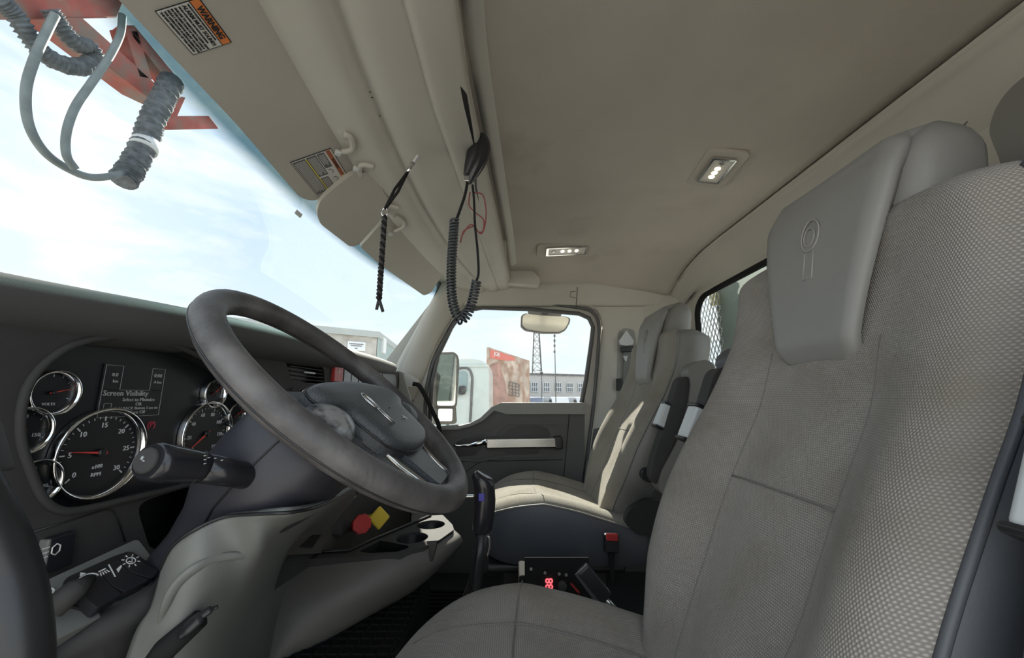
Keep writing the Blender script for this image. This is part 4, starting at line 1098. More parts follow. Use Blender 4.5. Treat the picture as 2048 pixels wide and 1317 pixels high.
MB().tube(crom([onX(972, 1072, sx), onX(978, 1076, sx), onX(979, 1095, sx), onX(974, 1115, sx)], 4), .003, n=6).build('bracket', m_satin, t_sh)
# ================================================================ sun visors
V1n = (Vector((.9, .415, .585)) - Vector((.3, .39, .585))).cross(Vector((.97, .535, .53)) - Vector((.3, .39, .585))).normalized()
V1p = Vector((.3, .39, .585))
if V1n.z > 0: V1n = -V1n
def vis(name, label, px, P_, n_, r=.025, parts=()):
    out_ = rounded([onP(u, v, P_, n_) for u, v in px], r, 6)
    c = sum(out_, Vector()) / len(out_)
    t = thing(name, label, 'sun visor', tuple(c))
    MB().prism(out_, -n_ * .014).build('board', m_visor, t, bevel=.006, seg=4)
    return t
def vp(u, v, h=0): return onP(u, v, V1p + V1n * h, V1n)
near = [vp(0, -240), vp(430, -240)]
px1 = [(60, -190), (410, -250), (545, 0), (590, 75), (640, 180), (695, 285), (708, 310), (716, 335), (690, 360), (630, 404), (600, 396), (470, 245), (300, 66), (200, -40)]
vis1 = vis('sun_visor', 'long grey sun visor carrying the orange warning sticker, nearest the driver door', px1, V1p, V1n)
V2p = onZ(640, 405, .53); V2a = onZ(712, 345, .585); V2b = onZ(790, 415, .585)
V2n = (V2a - V2p).cross(V2b - V2p).normalized()
if V2n.z > 0: V2n = -V2n
vis2 = vis('sun_visor', 'short grey middle sun visor between the two long ones', [(633, 425), (640, 402), (662, 382), (706, 347), (745, 345), (778, 402), (772, 428), (716, 492), (700, 494), (640, 448)], V2p + V2n * .016, V2n, .02)
V3p = onZ(722, 492, .53); V3a = onZ(790, 440, .585); V3b = onZ(885, 535, .59)
V3n = (V3a - V3p).cross(V3b - V3p).normalized()
if V3n.z > 0: V3n = -V3n
vis3 = vis('sun_visor', 'far grey sun visor over the passenger side of the windscreen', [(720, 494), (730, 484), (778, 430), (802, 434), (835, 470), (884, 530), (886, 548), (862, 586), (848, 592), (760, 530)], V3p - V3n * .006, V3n, .02)
# hinge arms and clips
for i, (par, pts, tip) in enumerate((
    (vis1, [(688, 268), (702, 276), (706, 296), (696, 302), (684, 304)], (676, 306)),
    (vis2, [(748, 334), (730, 330), (720, 332), (719, 345), (722, 352)], (712, 338)),
    (vis2, [(798, 416), (780, 412), (768, 414), (766, 426), (768, 432)], (760, 425)),
    (vis3, [(790, 432), (806, 442), (808, 452), (800, 458), (790, 462)], (782, 468)))):
    P3 = [onZ(u, v, .576) for u, v in pts]
    MB().tube(crom(P3, 4), .0065, n=10).build('hinge_arm', m_trim, par)
    MB().box(onZ(tip[0], tip[1], .572), (.014, .014, .010), Matrix.Rotation(.6, 3, 'Z')).build('hinge_clip', m_wplast, par, bevel=.002)
    MB().ell(onZ(pts[0][0], pts[0][1], .586), (.024, .014, .006)).build('hinge_mount', m_trim, par)
# stickers on the visor
def sticker(corners, name, label, builder):
    # corners: origin (text top-left), x end (text right), y end (text bottom) in the photograph
    c, b, a = [vp(u, v, .0012) for u, v in corners]     # lower left, lower right, upper right of the text
    X = (b - c); Y = (a - b); w = X.length; h = Y.length
    F_ = frame(c, X, Y)
    t = MB(F_).box((w / 2, h / 2, 0), (w, h, .0006)).build(name, m_black)
    tag(t, label, 'sticker')
    builder(F_, w, h, t)
    return t
m_paper = mat('sticker_paper', (.62, .61, .58), .6, var=.05)
m_orange = mat('sticker_orange', (.72, .22, .06), .6)
m_ink = mat('sticker_ink', (.02, .02, .02), .6)
m_brown = mat('sticker_rust', (.35, .10, .04), .6); m_ygreen = mat('sticker_yellow', (.62, .52, .08), .6)
def b1(F_, w, h, t):
    b = h * .02
    MB(F_).box((w / 2, h * .385, .0005), (w - 2 * b, h * .73, .0006)).build('paper', m_paper, t)
    MB(F_).box((w / 2, h * .875, .0005), (w - 2 * b, h * .20, .0006)).build('orange_band', m_orange, t)
    mb = MB(F_); mb.text('WARNING', Matrix.Translation((w * .5, h * .87, .0012)), h * .20, bold=.0004, fit=w * .72)
    fw = (.80, .90, .82, .93, .90, .92, .94, .90)
    L_ = [('VEHICLE IS EQUIPPED WITH BACK-UP ALARM', .70, .050), ('ALARM MUST SOUND!', .60, .125), ('WHEN OPERATING THIS VEHICLE IN REVERSE.', .50, .052), ('FAILURE TO MAINTAIN A CLEAR VIEW', .41, .066), ('IN THE DIRECTION OF TRAVEL COULD', .33, .066), ('RESULT IN SERIOUS INJURY OR DEATH.', .25, .066), ('THE OPERATOR IS RESPONSIBLE FOR', .17, .066), ('THE SAFE OPERATION OF THIS VEHICLE.', .09, .066)]
    for (s_, y, sz), q in zip(L_, fw): mb.text(s_, Matrix.Translation((w * .04, h * y, .0012)), h * sz, 'LEFT', bold=.0001, fit=w * q)
    mb.build('printing', m_ink, t)
# text runs from upper left to lower right; its top faces the seats
sticker(((309, 22), (386, 110), (449, 68)), 'warning_sticker', 'white warning sticker with orange heading, stuck high on the near visor', b1)
def b2(F_, w, h, t):
    MB(F_).box((w / 2, h / 2, .0004), (w * .97, h * .97, .0006)).build('paper', m_paper, t)
    mb = MB(F_)
    for x0, y0, x1, y1 in ((.03, .32, .52, .90) if False else (.03, .03, .97, .33), (.03, .36, .55, .60), (.03, .62, .40, .80), (.60, .36, .97, .56)):
        mb.box(((x0 + x1) / 2 * w, (y0 + y1) / 2 * h, .0009), ((x1 - x0) * w, (y1 - y0) * h, .0003))
    mb.build('dark_block', m_seal, t)
    mb = MB(F_)
    for x0, y0, x1, y1 in ((.06, .05, .94, .31), (.06, .38, .53, .58), (.06, .64, .38, .78), (.62, .38, .95, .54)):
        n = int((y1 - y0) / .028)
        for k in range(n):
            y = lerp(y0, y1, (k + .5) / n); mb.bar((x0 * w, y * h, .0013), ((x1 - random.random() * .1) * w, y * h, .0013), h * .009, .0002)
    mb.build('text_lines', m_white, t)
    MB(F_).box((w * .36, h * .90, .0009), (w * .68, h * .10, .0004)).build('red_band', m_brown, t)
    MB(F_).box((w * .84, h * .90, .0009), (w * .24, h * .10, .0004)).build('yellow_band', m_ygreen, t)
    MB(F_).box((w * .5, h * .345, .0013), (w * .9, h * .03, .0004)).build('yellow_rule', m_ygreen, t)
    mb = MB(F_)
    mb.text('WARNING', Matrix.Translation((w * .36, h * .90, .0014)), h * .085)
    mb.tube([(w * (.50 + .05 * math.cos(g)), h * (.70 + .05 * math.sin(g)), .0012) for g in [PI * k / 6 for k in range(9)]], .0006, n=5)
    mb.tube([(w * (.72 + .05 * math.cos(g)), h * (.70 + .05 * math.sin(g)), .0012) for g in [PI * k / 6 for k in range(9)]], .0006, n=5)
    mb.build('pictogram', m_ink, t)
sticker(((580, 325), (634, 391), (684, 349)), 'information_sticker', 'dark multi-panel information sticker at the lower end of the near visor', b2)

# ================================================================ dome lamps
m_led = mat('led_lens', (.8, .75, .6), .4, emit=(1.0, .86, .58), es=5)
m_lens = mat('lamp_lens', (.75, .72, .66), .2, coat=.5)
def dome(u, v, ax, nrm, label, L=.115, Wd=.045):
    z = zc(onZ(u, v, .7).x, onZ(u, v, .7).y); p = onZ(u, v, z - .002); p = onZ(u, v, zc(p.x, p.y) - .003)
    t = thing('dome_lamp', label, 'ceiling lamp', tuple(p), 'lit dome lamps in the headliner')
    n_ = Vector(nrm).normalized(); F_ = frame(p, ax, n_.cross(Vector(ax)))
    MB(F_).prism(rounded([(-L * .72, -Wd * .85, -.004), (L * .72, -Wd * .85, -.004), (L * .72, Wd * .85, -.004), (-L * .72, Wd * .85, -.004)], .02), (0, 0, .008)).build('base', m_head, t, bevel=.006, seg=3)
    MB(F_).prism(rounded([(-L / 2, -Wd / 2, .003), (L / 2, -Wd / 2, .003), (L / 2, Wd / 2, .003), (-L / 2, Wd / 2, .003)], .008), (0, 0, .008), holes=[rounded([(-L * .44, -Wd * .4, .003), (L * .44, -Wd * .4, .003), (L * .44, Wd * .4, .003), (-L * .44, Wd * .4, .003)], .006)]).build('chrome_frame', m_chrome, t, bevel=.002)
    MB(F_).box((0, 0, .006), (L * .88, Wd * .8, .004)).build('lens', m_lens, t)
    mb = MB(F_)
    for k in range(3): mb.lathe([(.0085, .008), (.0085, .0095), (.005, .0105)], o=(-L * .10 + k * L * .17, 0, 0), n=16)
    mb.build('led', m_led, t)
    MB(F_).lathe([(.009, .008), (.009, .010), (.007, .011)], o=(-L * .32, 0, 0), n=16, caps=True).build('switch', m_satin, t)
    return t
dome(1432, 338, (1, -.08, -.0), (0, .18, -1), 'lit rectangular dome lamp above and between the seats, nearer the rear wall', .13, .07)
dome(1133, 500, (0, -1, .05), (-.3, .0, -1), 'lit rectangular dome lamp on the far passenger side of the roof', .20, .06)

# ================================================================ lanyard
t_ly = thing('hanging_lanyard', 'black braided cord hanging by silver clips from the header hole', 'lanyard', tuple(onZ(845, 298, .598)))
H_ = onZ(845, 298, .598); xk = H_.x
MB().lathe([(.010, -.001), (.0125, -.003), (.008, -.0035), (.0075, .01)], o=H_, n=20).build('hole_grommet', m_black, t_ly)
K1 = onX(826, 326, xk - .01); K2 = onX(815, 345, xk - .015); K3 = onX(770, 418, xk - .02); K4 = onX(758, 622, xk - .02)
MB().tube([H_, onX(838, 308, xk), K1], .0035, n=8).build('upper_cord', m_wplast, t_ly)
MB().tube([K1, lerp(K1, K2, .4), lerp(K1, K2, .6), K2], [.0055, .004, .0055, .004], n=10).build('metal_clip', m_chrome, t_ly)
mb = MB()
for o2 in (-.004, .004): mb.tube([K2, lerp(K2, K3, .5) + Vector((0, o2, o2 * .8)), K3], .0035, n=8)
mb.build('strap_loop', m_rubber, t_ly)
MB().tube([K3 + Vector((0, .007 * math.cos(g), -.008 + .010 * math.sin(g))) for g in [2 * PI * k / 16 for k in range(16)]], .002, n=6, closed=True).build('ring', m_chrome, t_ly)
a, b = K3 + Vector((0, 0, -.018)), onX(758, 598, xk - .02); L_ = (b - a)
for s_ in (0, 1):
    mb = MB(); mb.tube([a + L_ * (k / 80) + Vector((.0035 * math.cos(k * .9 + PI * s_), .0035 * math.sin(k * .9 + PI * s_), 0)) for k in range(81)], .0036, n=7); mb.build('braid_strand', m_rubber if s_ else m_dash, t_ly)
mb = MB(); mb.tube([b, onX(753, 620, xk - .02)], .0035, n=6, flat=.5); mb.tube([b, onX(766, 624, xk - .02)], .0035, n=6, flat=.5); mb.build('frayed_end', m_dash, t_ly)

# ================================================================ CB microphone and cord
t_mc = thing('radio_microphone', 'black handheld radio microphone clipped to the overhead console edge', 'microphone', tuple(onX(952, 318, .86)))
xm = .86
path = [onX(u, v, xm) for u, v in ((966, 270), (962, 290), (956, 312), (948, 335), (940, 356), (936, 366))]
rad = [.016, .026, .027, .022, .013, .009]
MB().tube(crom(path, 4), [pw([(0, .010), (3, .022), (7, .0275), (12, .022), (16, .0135), (20, .008)], k) for k in range(21)], n=20, flat=.8).build('body', m_blackg, t_mc)
MB().tube(crom([p + Vector((-.012, .009, 0)) for p in path[1:5]], 4), [pw([(0, .010), (4, .017), (8, .013), (12, .006)], k) for k in range(13)], n=16).build('faceplate', m_black, t_mc)
MB().box(onX(934, 358, xm - .012), (.008, .012, .016)).build('strain_clip', m_satin, t_mc, bevel=.002)
MB().tube(crom([onX(u, v, xm) for u, v in ((935, 364), (930, 390), (920, 420), (912, 442))], 4), .0035, n=8).build('straight_lead', m_rubber, t_mc)
cp = crom([onX(u, v, xm) for u, v in ((909, 440), (906, 480), (903, 530), (903, 580), (908, 615), (920, 640), (934, 630), (944, 605), (950, 580), (953, 562))], 40)
def coil(cp, turns, R, r):
    cum = [0.]
    for i in range(len(cp) - 1): cum.append(cum[-1] + (cp[i + 1] - cp[i]).length)
    pts = []; tot = turns * 12; i = 0
    for k in range(tot + 1):
        d = cum[-1] * k / tot
        while i < len(cp) - 2 and cum[i + 1] < d: i += 1
        p = lerp(cp[i], cp[i + 1], (d - cum[i]) / max(1e-9, cum[i + 1] - cum[i])); t_ = (cp[i + 1] - cp[i]).normalized()
        a_ = t_.cross(Vector((1, 0, 0))).normalized(); b_ = t_.cross(a_); g = 2 * PI * k / 12
        pts.append(p + a_ * R * math.cos(g) + b_ * R * math.sin(g))
    return pts
MB().tube(coil(cp, 46, .0095, .0025), .0028, n=6).build('coiled_cord', mat('grey_cord', (.05, .055, .06), .45), t_mc)
MB().tube(crom([onX(u, v, xm) for u, v in ((953, 562), (957, 545), (955, 500), (950, 450), (948, 400), (945, 370))], 6), .0028, n=6).build('return_lead', m_rubber, t_mc)
# loose wires beside it
m_wire = mat('maroon_wire', (.22, .04, .04), .5)
t_w = MB()
for pts in (((945, 385), (965, 390), (972, 420), (970, 450), (962, 468), (950, 455), (940, 450), (925, 470), (921, 486)), ((940, 385), (938, 410), (950, 425), (967, 440), (966, 462), (958, 465)), ((921, 484), (928, 462), (948, 452))):
    t_w.tube(crom([onX(u, v, .87) for u, v in pts], 6), .0016, n=6)
tag(t_w.build('loose_wires', m_wire), 'loose maroon wires dangling beside the coiled microphone cord', 'wires')
t_b = MB(); t_b.bar(onZ(952, 372, .60), onZ(966, 478, .60), .02, .008, up=(0, 1, 0)); t_b.bar(onZ(950, 330, .60), onZ(952, 372, .60), .02, .006, up=(0, 1, 0))
tag(t_b.build('bracket_strip', m_black), 'black mounting strip on the roof console behind the microphone', 'bracket')

# ================================================================ grab handle by the driver's door
gh = MB(); gh.tube(crom([onX(u, v, x) for u, v, x in ((-130, 880, .20), (-72, 975, .205), (-25, 1060, .21), (12, 1150, .215), (30, 1240, .215), (36, 1340, .215), (36, 1500, .22))], 6), .0125, n=24)
tag(gh.build('grab_handle', m_black), 'smooth black vertical grab handle at the bottom left corner', 'handle')
gb = MB(); gb.prism(rounded([onX(u, v, .24) for u, v in ((-60, 800), (2, 838), (12, 870), (30, 932), (28, 940), (8, 944), (-60, 920))], .006), (-.012, 0, 0))
tag(gb.build('mirror_control', m_dash, bevel=.004), 'grey plastic bracket at the left edge beside the gauges', 'bracket')

# ================================================================ seat belt at the passenger pillar
t_bt = thing('seat_belt', 'passenger seat belt with grey anchor hanging on the far pillar', 'seat belt', tuple(onX(1253, 700, XD - .01)))
xb = XD - .012
MB().prism(rounded([onX(u, v, XD - .003) for u, v in ((1236, 664), (1248, 656), (1268, 660), (1272, 680), (1262, 870), (1232, 870))], .015), (.004, 0, 0)).build('recess_track', m_doorlt, t_bt)
MB().prism(rounded([onX(u, v, xb - .02) for u, v in ((1253, 661), (1268, 682), (1266, 690), (1255, 692), (1240, 690), (1238, 682))], .008), (.014, 0, 0)).build('anchor_plate', m_wplast, t_bt, bevel=.004)
MB().bar(onX(1241, 700, xb - .02), onX(1268, 698, xb - .02), .02, .03).build('belt_guide', m_black, t_bt, bevel=.005)
MB().prism([onX(u, v, xb - .008) for u, v in ((1247, 704), (1262, 704), (1259, 860), (1247, 860))], (.003, 0, 0)).build('webbing', m_knee, t_bt)
MB().prism(rounded([onX(u, v, xb - .01) for u, v in ((1233, 758), (1243, 757), (1243, 782), (1233, 782))], .004), (.01, 0, 0)).build('latch_stop', m_black, t_bt, bevel=.002)
MB().prism([onX(u, v, xb - .018) for u, v in ((1246, 712), (1256, 712), (1253, 724), (1250, 722))], (.006, 0, 0)).build('tongue', m_wplast, t_bt, bevel=.002)
t_bk = thing('belt_buckle', 'black belt buckle with red button beside the passenger seat', 'buckle', tuple(onX(1223, 1090, 1.28)))
MB().bar(onX(1222, 1068, 1.29), onX(1222, 1105, 1.29), .045, .022, up=(1, 0, 0)).build('housing', m_black, t_bk, bevel=.005)
MB().bar(onX(1224, 1068, 1.272), onX(1224, 1082, 1.272), .034, .012, up=(1, 0, 0)).build('release_button', m_red, t_bk, bevel=.002)
MB().prism([onX(u, v, 1.30) for u, v in ((1216, 1100), (1230, 1100), (1228, 1170), (1222, 1170))], (.006, 0, 0)).build('strap', m_rubber, t_bk)
# coat hook and door switch
t_ck = MB(); t_ck.ell(onY(1342, 606, YR + .03), (.022, .012, .02)); t_ck.tube(crom([onY(u, v, YR + .035) for u, v in ((1338, 598), (1341, 604), (1345, 607), (1349, 602))], 4), .0035, n=8)
tag(t_ck.build('coat_hook', m_trim), 'small grey coat hook on the rear wall above the passenger seat', 'hook')

# ================================================================ equipment between the seats
t_bx = thing('control_box', 'black control box with red digits on the floor between the seats', 'control box', (1.18, -.08, -.85))
bo = onX(1115, 1160, 1.10)
MB().box((bo.x + .06, bo.y, (bo.z + .005 - .85) / 2), (.10, .20, bo.z + .005 + .85)).build('housing', m_rubber, t_bx, bevel=.006)
MB().box(bo + Vector((.009, .0, .0)), (.006, .17, .10)).build('front_panel', m_rubber, t_bx, bevel=.002)
FB = frame(onX(1098, 1168, 1.10), (0, 0, -1), (0, -1, 0)); FB = frame(onX(1098, 1168, 1.10), (0, -1, 0), (0, 0, 1))
MB(frame(onX(1099, 1168, 1.104), (0, 0, 1), (0, 1, 0))).text('88', Matrix.Translation((0, 0, .002)), .028, bold=.0006).build('red_digits', mat('red_led', (.3, .02, .03), .5, emit=(1, .12, .15), es=1.5), t_bx)
mb = MB()
for (u, v) in ((1062, 1138), (1090, 1146), (1118, 1148), (1132, 1150)): mb.lathe([(.004, 0), (.004, .003)], M=Matrix.Translation(onX(u, v, 1.10)) @ Matrix.Rotation(-PI / 2, 4, 'Y'), n=10)
mb.build('panel_screw', m_satin, t_bx)
MB().lathe([(.012, 0), (.011, .014), (.006, .015)], M=Matrix.Translation(onX(1124, 1170, 1.10)) @ Matrix.Rotation(-PI / 2, 4, 'Y'), n=16).build('panel_knob', m_dash, t_bx)
MB().bar(onX(1142, 1168, 1.08), onX(1158, 1186, 1.08), .006, .004).build('red_tab', m_red, t_bx)
t_pb = thing('seat_lever', 'flat black lever with a bright edge rising beside the driver cushion', 'lever', tuple(onX(1205, 1200, .95)))
MB().bar(onX(1164, 1137, .93), onX(1212, 1196, .93), .03, .022, up=(1, 0, 0)).build('handle', m_black, t_pb, bevel=.004)
MB().bar(onX(1161, 1140, .925), onX(1203, 1197, .925), .032, .0022, up=(1, 0, 0)).build('bright_edge', m_satin, t_pb)
MB().tube([onX(1208, 1196, .93), onX(1240, 1230, .93)], .006, n=8).build('link', m_satin, t_pb)
# ribbed rubber mat and brake pedal box on the tunnel
mm = MB(); mm.box((1.35, .30, -.835), (1.0, .95, .02))
for k in range(30): mm.box((.9 + k * .032, .30, -.822), (.012, .93, .01))
for k in range(0): pass
tag(mm.build('floor_mat', m_rubber, bevel=.002), 'black ribbed rubber mat on the floor between dashboard and seats', 'floor mat')
mm = MB(); pm = onX(770, 1240, 1.25)
mm.box((1.2, .44, -.70), (.42, .34, .20)); 
for k in range(14):
    mm.box((1.0 + k * .03, .44, -.598), (.006, .32, .006)); 
    if k < 11: mm.box((1.2, .29 + k * .03, -.598), (.40, .006, .006))
tag(mm.build('tunnel_cover', m_rubber, bevel=.002), 'black rubber cover with a square grid pattern below the console', 'floor cover')
# ================================================================ outside
GZ = -2.15
m_ground = mat('gravel_yard', (.42, .40, .37), .95, var=.2, vscale=1.5, bump=.5, bscale=20, bdist=.02)
mb = MB(); mb.box((60, 30, GZ - .1), (400, 400, .2)); struct(mb.build('ground', m_ground))
def wallbox(pts, h0, h1, th=None): pass
# concrete building seen through the windscreen
A = onX(755, 664, 22.0); H = A.z; Bp = onZ(632, 652, H); Cp = onZ(812, 707, H)
m_conc = mat('stained_concrete', (.50, .47, .43), .9, var=.18, vscale=1.2, dirt=(.30, .26, .22), dscale=1.5)
m_teal = mat('teal_cladding', (.35, .42, .41), .7, var=.08)
t = thing('warehouse', 'pale concrete building corner seen through the windscreen above the dash', 'building', (A.x, A.y, GZ))
Bp2 = A + (Bp - A) * 2.5; Cp2 = A + (Cp - A) * 1.6
far = Bp2 + (Cp2 - A)
MB().prism([Vector((p.x, p.y, GZ)) for p in (A, Bp2, far, Cp2)], (0, 0, H - GZ - .35)).build('walls', m_conc, t)
nB = (Bp - A).normalized(); nC = (Cp - A).normalized()
mb = MB(); mb.prism([Vector((p.x, p.y, H - .35)) for p in (A - nB * .15 - nC * .15, Bp2 - nC * .15, far, Cp2 - nB * .15)], (0, 0, .35)); mb.build('parapet', mat('grey_parapet', (.42, .44, .43), .7), t)
o_ = nB.cross(Vector((0, 0, 1))); o_ = o_ if o_.dot(-A) > 0 else -o_
oc = nC.cross(Vector((0, 0, 1))); oc = oc if oc.dot(-A) > 0 else -oc
mb = MB(); mb.prism([A + oc * .03 + Vector((0, 0, -.35)), Cp2 + oc * .03 + Vector((0, 0, -.35)), Cp2 + oc * .03 + Vector((0, 0, GZ - H)), A + oc * .03 + Vector((0, 0, GZ - H))], oc * .04); mb.build('side_cladding', m_teal, t)
mb = MB(); mb.prism([A + oc * .08 + Vector((0, 0, -1.6)), Cp2 + oc * .08 + Vector((0, 0, -1.6)), Cp2 + oc * .08 + Vector((0, 0, -1.75)), A + oc * .08 + Vector((0, 0, -1.75))], oc * .04); mb.build('ledge', m_conc, t)
sg = onP(713, 693, A + o_ * .06, o_)
F_ = frame(sg, -nB if nB.y > 0 else nB, (0, 0, 1))
s_ = MB(F_).box((0, 0, 0), (.95, .50, .05)).build('wall_sign', mat('sign_white', (.75, .76, .78), .6), t)
mb = MB(F_); 
for y_, hw_ in ((.12, .40), (.02, .32), (-.12, .10)):
    n_ = int(hw_ * 2 / .055)
    for k in range(n_): mb.box((-hw_ + (k + .5) * .055, y_, .03), (.035, .055, .008))
mb.build('sign_text', m_ink, s_)
mb = MB(); 
for k, (u0, v0, u1, v1) in enumerate(((763, 686, 768, 702),)):
    p = onP(765, 692, A + oc * .08, oc); mb.box(p, (.5, .3, .9))
mb.build('door_panel', m_white, t)

# long low building beyond the yard
t = thing('long_building', 'long low grey building with a row of windows behind the parked cars', 'building', (52, -4, GZ))
Y0, Y1 = onX(975, 760, 50).y, onX(1195, 760, 58).y
a = onX(1000, 745, 50); b = onX(1200, 764, 56); a.z = b.z = onX(1056, 749, 50).z
dv = (b - a); dv.z = 0; nn = dv.cross(Vector((0, 0, 1))).normalized(); nn = nn if nn.x < 0 else -nn
P_ = lambda s, z, o=0: Vector((a.x, a.y, z)) + dv * s + nn * o
h = a.z
MB().prism([P_(0, GZ), P_(1, GZ), P_(1, GZ) - nn * 8, P_(0, GZ) - nn * 8], (0, 0, h - GZ)).build('walls', mat('far_wall', (.46, .45, .43), .8), t)
MB().prism([P_(0, h, .2), P_(1, h, .2), P_(1, h) - nn * 8, P_(0, h) - nn * 8], (0, 0, .25)).build('roof_edge', m_seal, t)
for k in range(8):
    s0 = .05 + k * .118
    w_ = MB().prism([P_(s0, h - 1.0, .05), P_(s0 + .06, h - 1.0, .05), P_(s0 + .06, h - 2.2, .05), P_(s0, h - 2.2, .05)], nn * .05).build('window', mat('far_window%d' % k, (.12, .14, .16), .3), t)
    mb = MB()
    for q in (0, .33, .66, 1): mb.bar(P_(s0 + .06 * q, h - 1.0, .12), P_(s0 + .06 * q, h - 2.2, .12), .08, .06)
    for q in (1.0, 1.6, 2.2): mb.bar(P_(s0, h - q, .12), P_(s0 + .06, h - q, .12), .08, .06)
    mb.build('window_frame', m_white, w_)
# lattice tower
t = thing('lattice_tower', 'thin steel lattice tower rising behind the long building', 'tower', (78, onX(1074, 700, 78).y, GZ))
xT = 78; tb = onX(1074, 752, xT); tt = onX(1074, 610, xT)
def leg(sx, sy, z): 
    q = (z - GZ) / (tt.z - GZ); w = lerp(1.25, .25, q); return Vector((xT + sx * w, tb.y + sy * w, z))
zz = [lerp(GZ, tt.z + 3, k / 16) for k in range(17)]
for sx_, sy_ in ((-1, -1), (-1, 1), (1, 1), (1, -1)):
    MB().tube([leg(sx_, sy_, z) for z in (zz[0], zz[-1])], .09, n=6).build('leg', m_seal, t)
mb = MB()
cs_ = ((-1, -1), (-1, 1), (1, 1), (1, -1))
for k in range(16):
    for i in range(4):
        a_, b_ = cs_[i], cs_[(i + 1) % 4]
        mb.tube([leg(*a_, zz[k]), leg(*b_, zz[k + 1])], .045, n=4); mb.tube([leg(*a_, zz[k]), leg(*b_, zz[k])], .045, n=4)
mb.build('bracing', m_seal, t)
# whip antenna / pole and yard lamp
t = MB(); p = onX(1110, 716, 33); t.tube([Vector((p.x, p.y, GZ)), Vector((p.x, p.y, onX(1108, 668, 33).z))], [.05, .03], n=6)
for z_ in (672, 682, 692, 704): q = onX(1109, z_, 33); t.box(q, (.15, .15, .2))
tag(t.build('antenna_mast', m_seal), 'thin antenna mast right of the lattice tower', 'mast')
t = thing('yard_lamp_post', 'slim yard post topped by a dark ball in front of the long building', 'post', (42, onX(1083, 750, 42).y, GZ))
p = onX(1083, 747, 42); MB().tube([Vector((42, p.y, GZ)), p], .06, n=8).build('pole', m_seal, t); MB().ell(p, (.18, .18, .18)).build('ball', m_black, t)
# parked vans
def car(x, y, col, label, rot=0, i=0):
    t = thing('parked_van', label, 'van', (x, y, GZ), 'vans parked in the yard')
    F_ = Matrix.Translation((x, y, GZ)) @ Matrix.Rotation(rot, 4, 'Z')
    m_ = mat('car_paint_%s' % ('abcdefgh'[i]), col, .3, coat=.6)
    side_ = [(-2.3, .35), (-2.35, .9), (-2.1, 1.15), (-1.7, 1.3), (-1.2, 2.05), (-.9, 2.2), (2.1, 2.2), (2.3, 2.0), (2.35, .5), (2.2, .3)]
    MB(F_).prism([(a, -.85, b) for a, b in side_], (0, 1.7, 0)).build('body', m_, t, bevel=.06)
    MB(F_).prism([(a, -.86, b) for a, b in ((-1.55, 1.3), (-1.15, 1.95), (-.3, 1.95), (-.3, 1.3))], (0, 1.72, 0)).build('side_glass', m_black, t)
    for a in (-1.4, 1.4):
        for b in (-.8, .8): MB(F_ @ Matrix.Translation((a, b, .33)) @ Matrix.Rotation(PI / 2, 4, 'X')).lathe([(.33, -.1), (.33, .1)], n=20).build('wheel', m_rubber, t)
cols = [(.6, .6, .62), (.12, .14, .2), (.7, .7, .7), (.25, .3, .38), (.5, .08, .06), (.62, .63, .66)]
labs = ['silver van parked furthest left in the far row', 'dark navy van in the far row', 'white van near the middle of the far row', 'blue-grey van right of the white one', 'red van in the far row', 'pale grey van parked furthest right']
for i, (u, x) in enumerate(((1040, 46), (1064, 39), (1114, 39), (1090, 46), (1136, 46), (1162, 39))):
    p = onX(u, 800, x); car(x, p.y, cols[i], labs[i], rot=.12 * (i % 3) - .1, i=i)

# neighbouring truck cab
m_tw = mat('truck_white_green', (.55, .60, .57), .35, coat=.4, var=.04)
t = thing('white_truck', 'pale green-white truck cab standing alongside beyond the door mirror', 'truck', (6.4, .2, GZ))
xt = 6.2
prof_ = [(868, 735), (900, 722), (925, 717), (955, 719), (976, 727), (978, 745), (978, 900), (868, 900)]
MB().prism(rounded([onX(u, v, xt) for u, v in prof_], .08), (1.3, 0, 0)).build('cab', m_tw, t, bevel=.06, seg=3)
MB().prism([onX(u, v, xt - .01) for u, v in ((868, 731), (978, 731), (978, 734), (868, 734))], (-.02, 0, 0)).build('roof_gutter', m_tw, t)
dr = rounded([onX(u, v, xt - .012) for u, v in ((895, 742), (930, 735), (940, 740), (945, 755), (940, 850), (935, 890), (895, 890))], .15)
MB().tube(dr, .02, n=6, closed=True).build('door_outline', m_seal, t)
MB().prism(rounded([onX(u, v, xt - .03) for u, v in ((905, 745), (930, 742), (935, 748), (933, 788), (905, 795))], .06), (.02, 0, 0)).build('door_window', mat('far_glass', (.22, .30, .30), .15), t)
MB().prism(rounded([onX(u, v, xt - .12) for u, v in ((918, 772), (932, 772), (930, 790), (916, 790))], .03), (.06, 0, 0)).build('door_mirror', m_black, t, bevel=.02)
MB().prism([Vector((xt + .1, onX(978, 800, xt).y, GZ + .5)), Vector((xt + .1, 3.5, GZ + .5)), Vector((xt + .1, 3.5, GZ + 1.0)), Vector((xt + .1, onX(978, 800, xt).y, GZ + 1.0))], (1.1, 0, 0)).build('chassis', m_black, t)
for y_ in (.6, 2.9): MB(Matrix.Translation((xt + .2, y_, GZ + .5)) @ Matrix.Rotation(PI / 2, 4, 'Y')).lathe([(.5, -.15), (.5, .15), (.3, .16)], n=28).build('wheel', m_rubber, t)
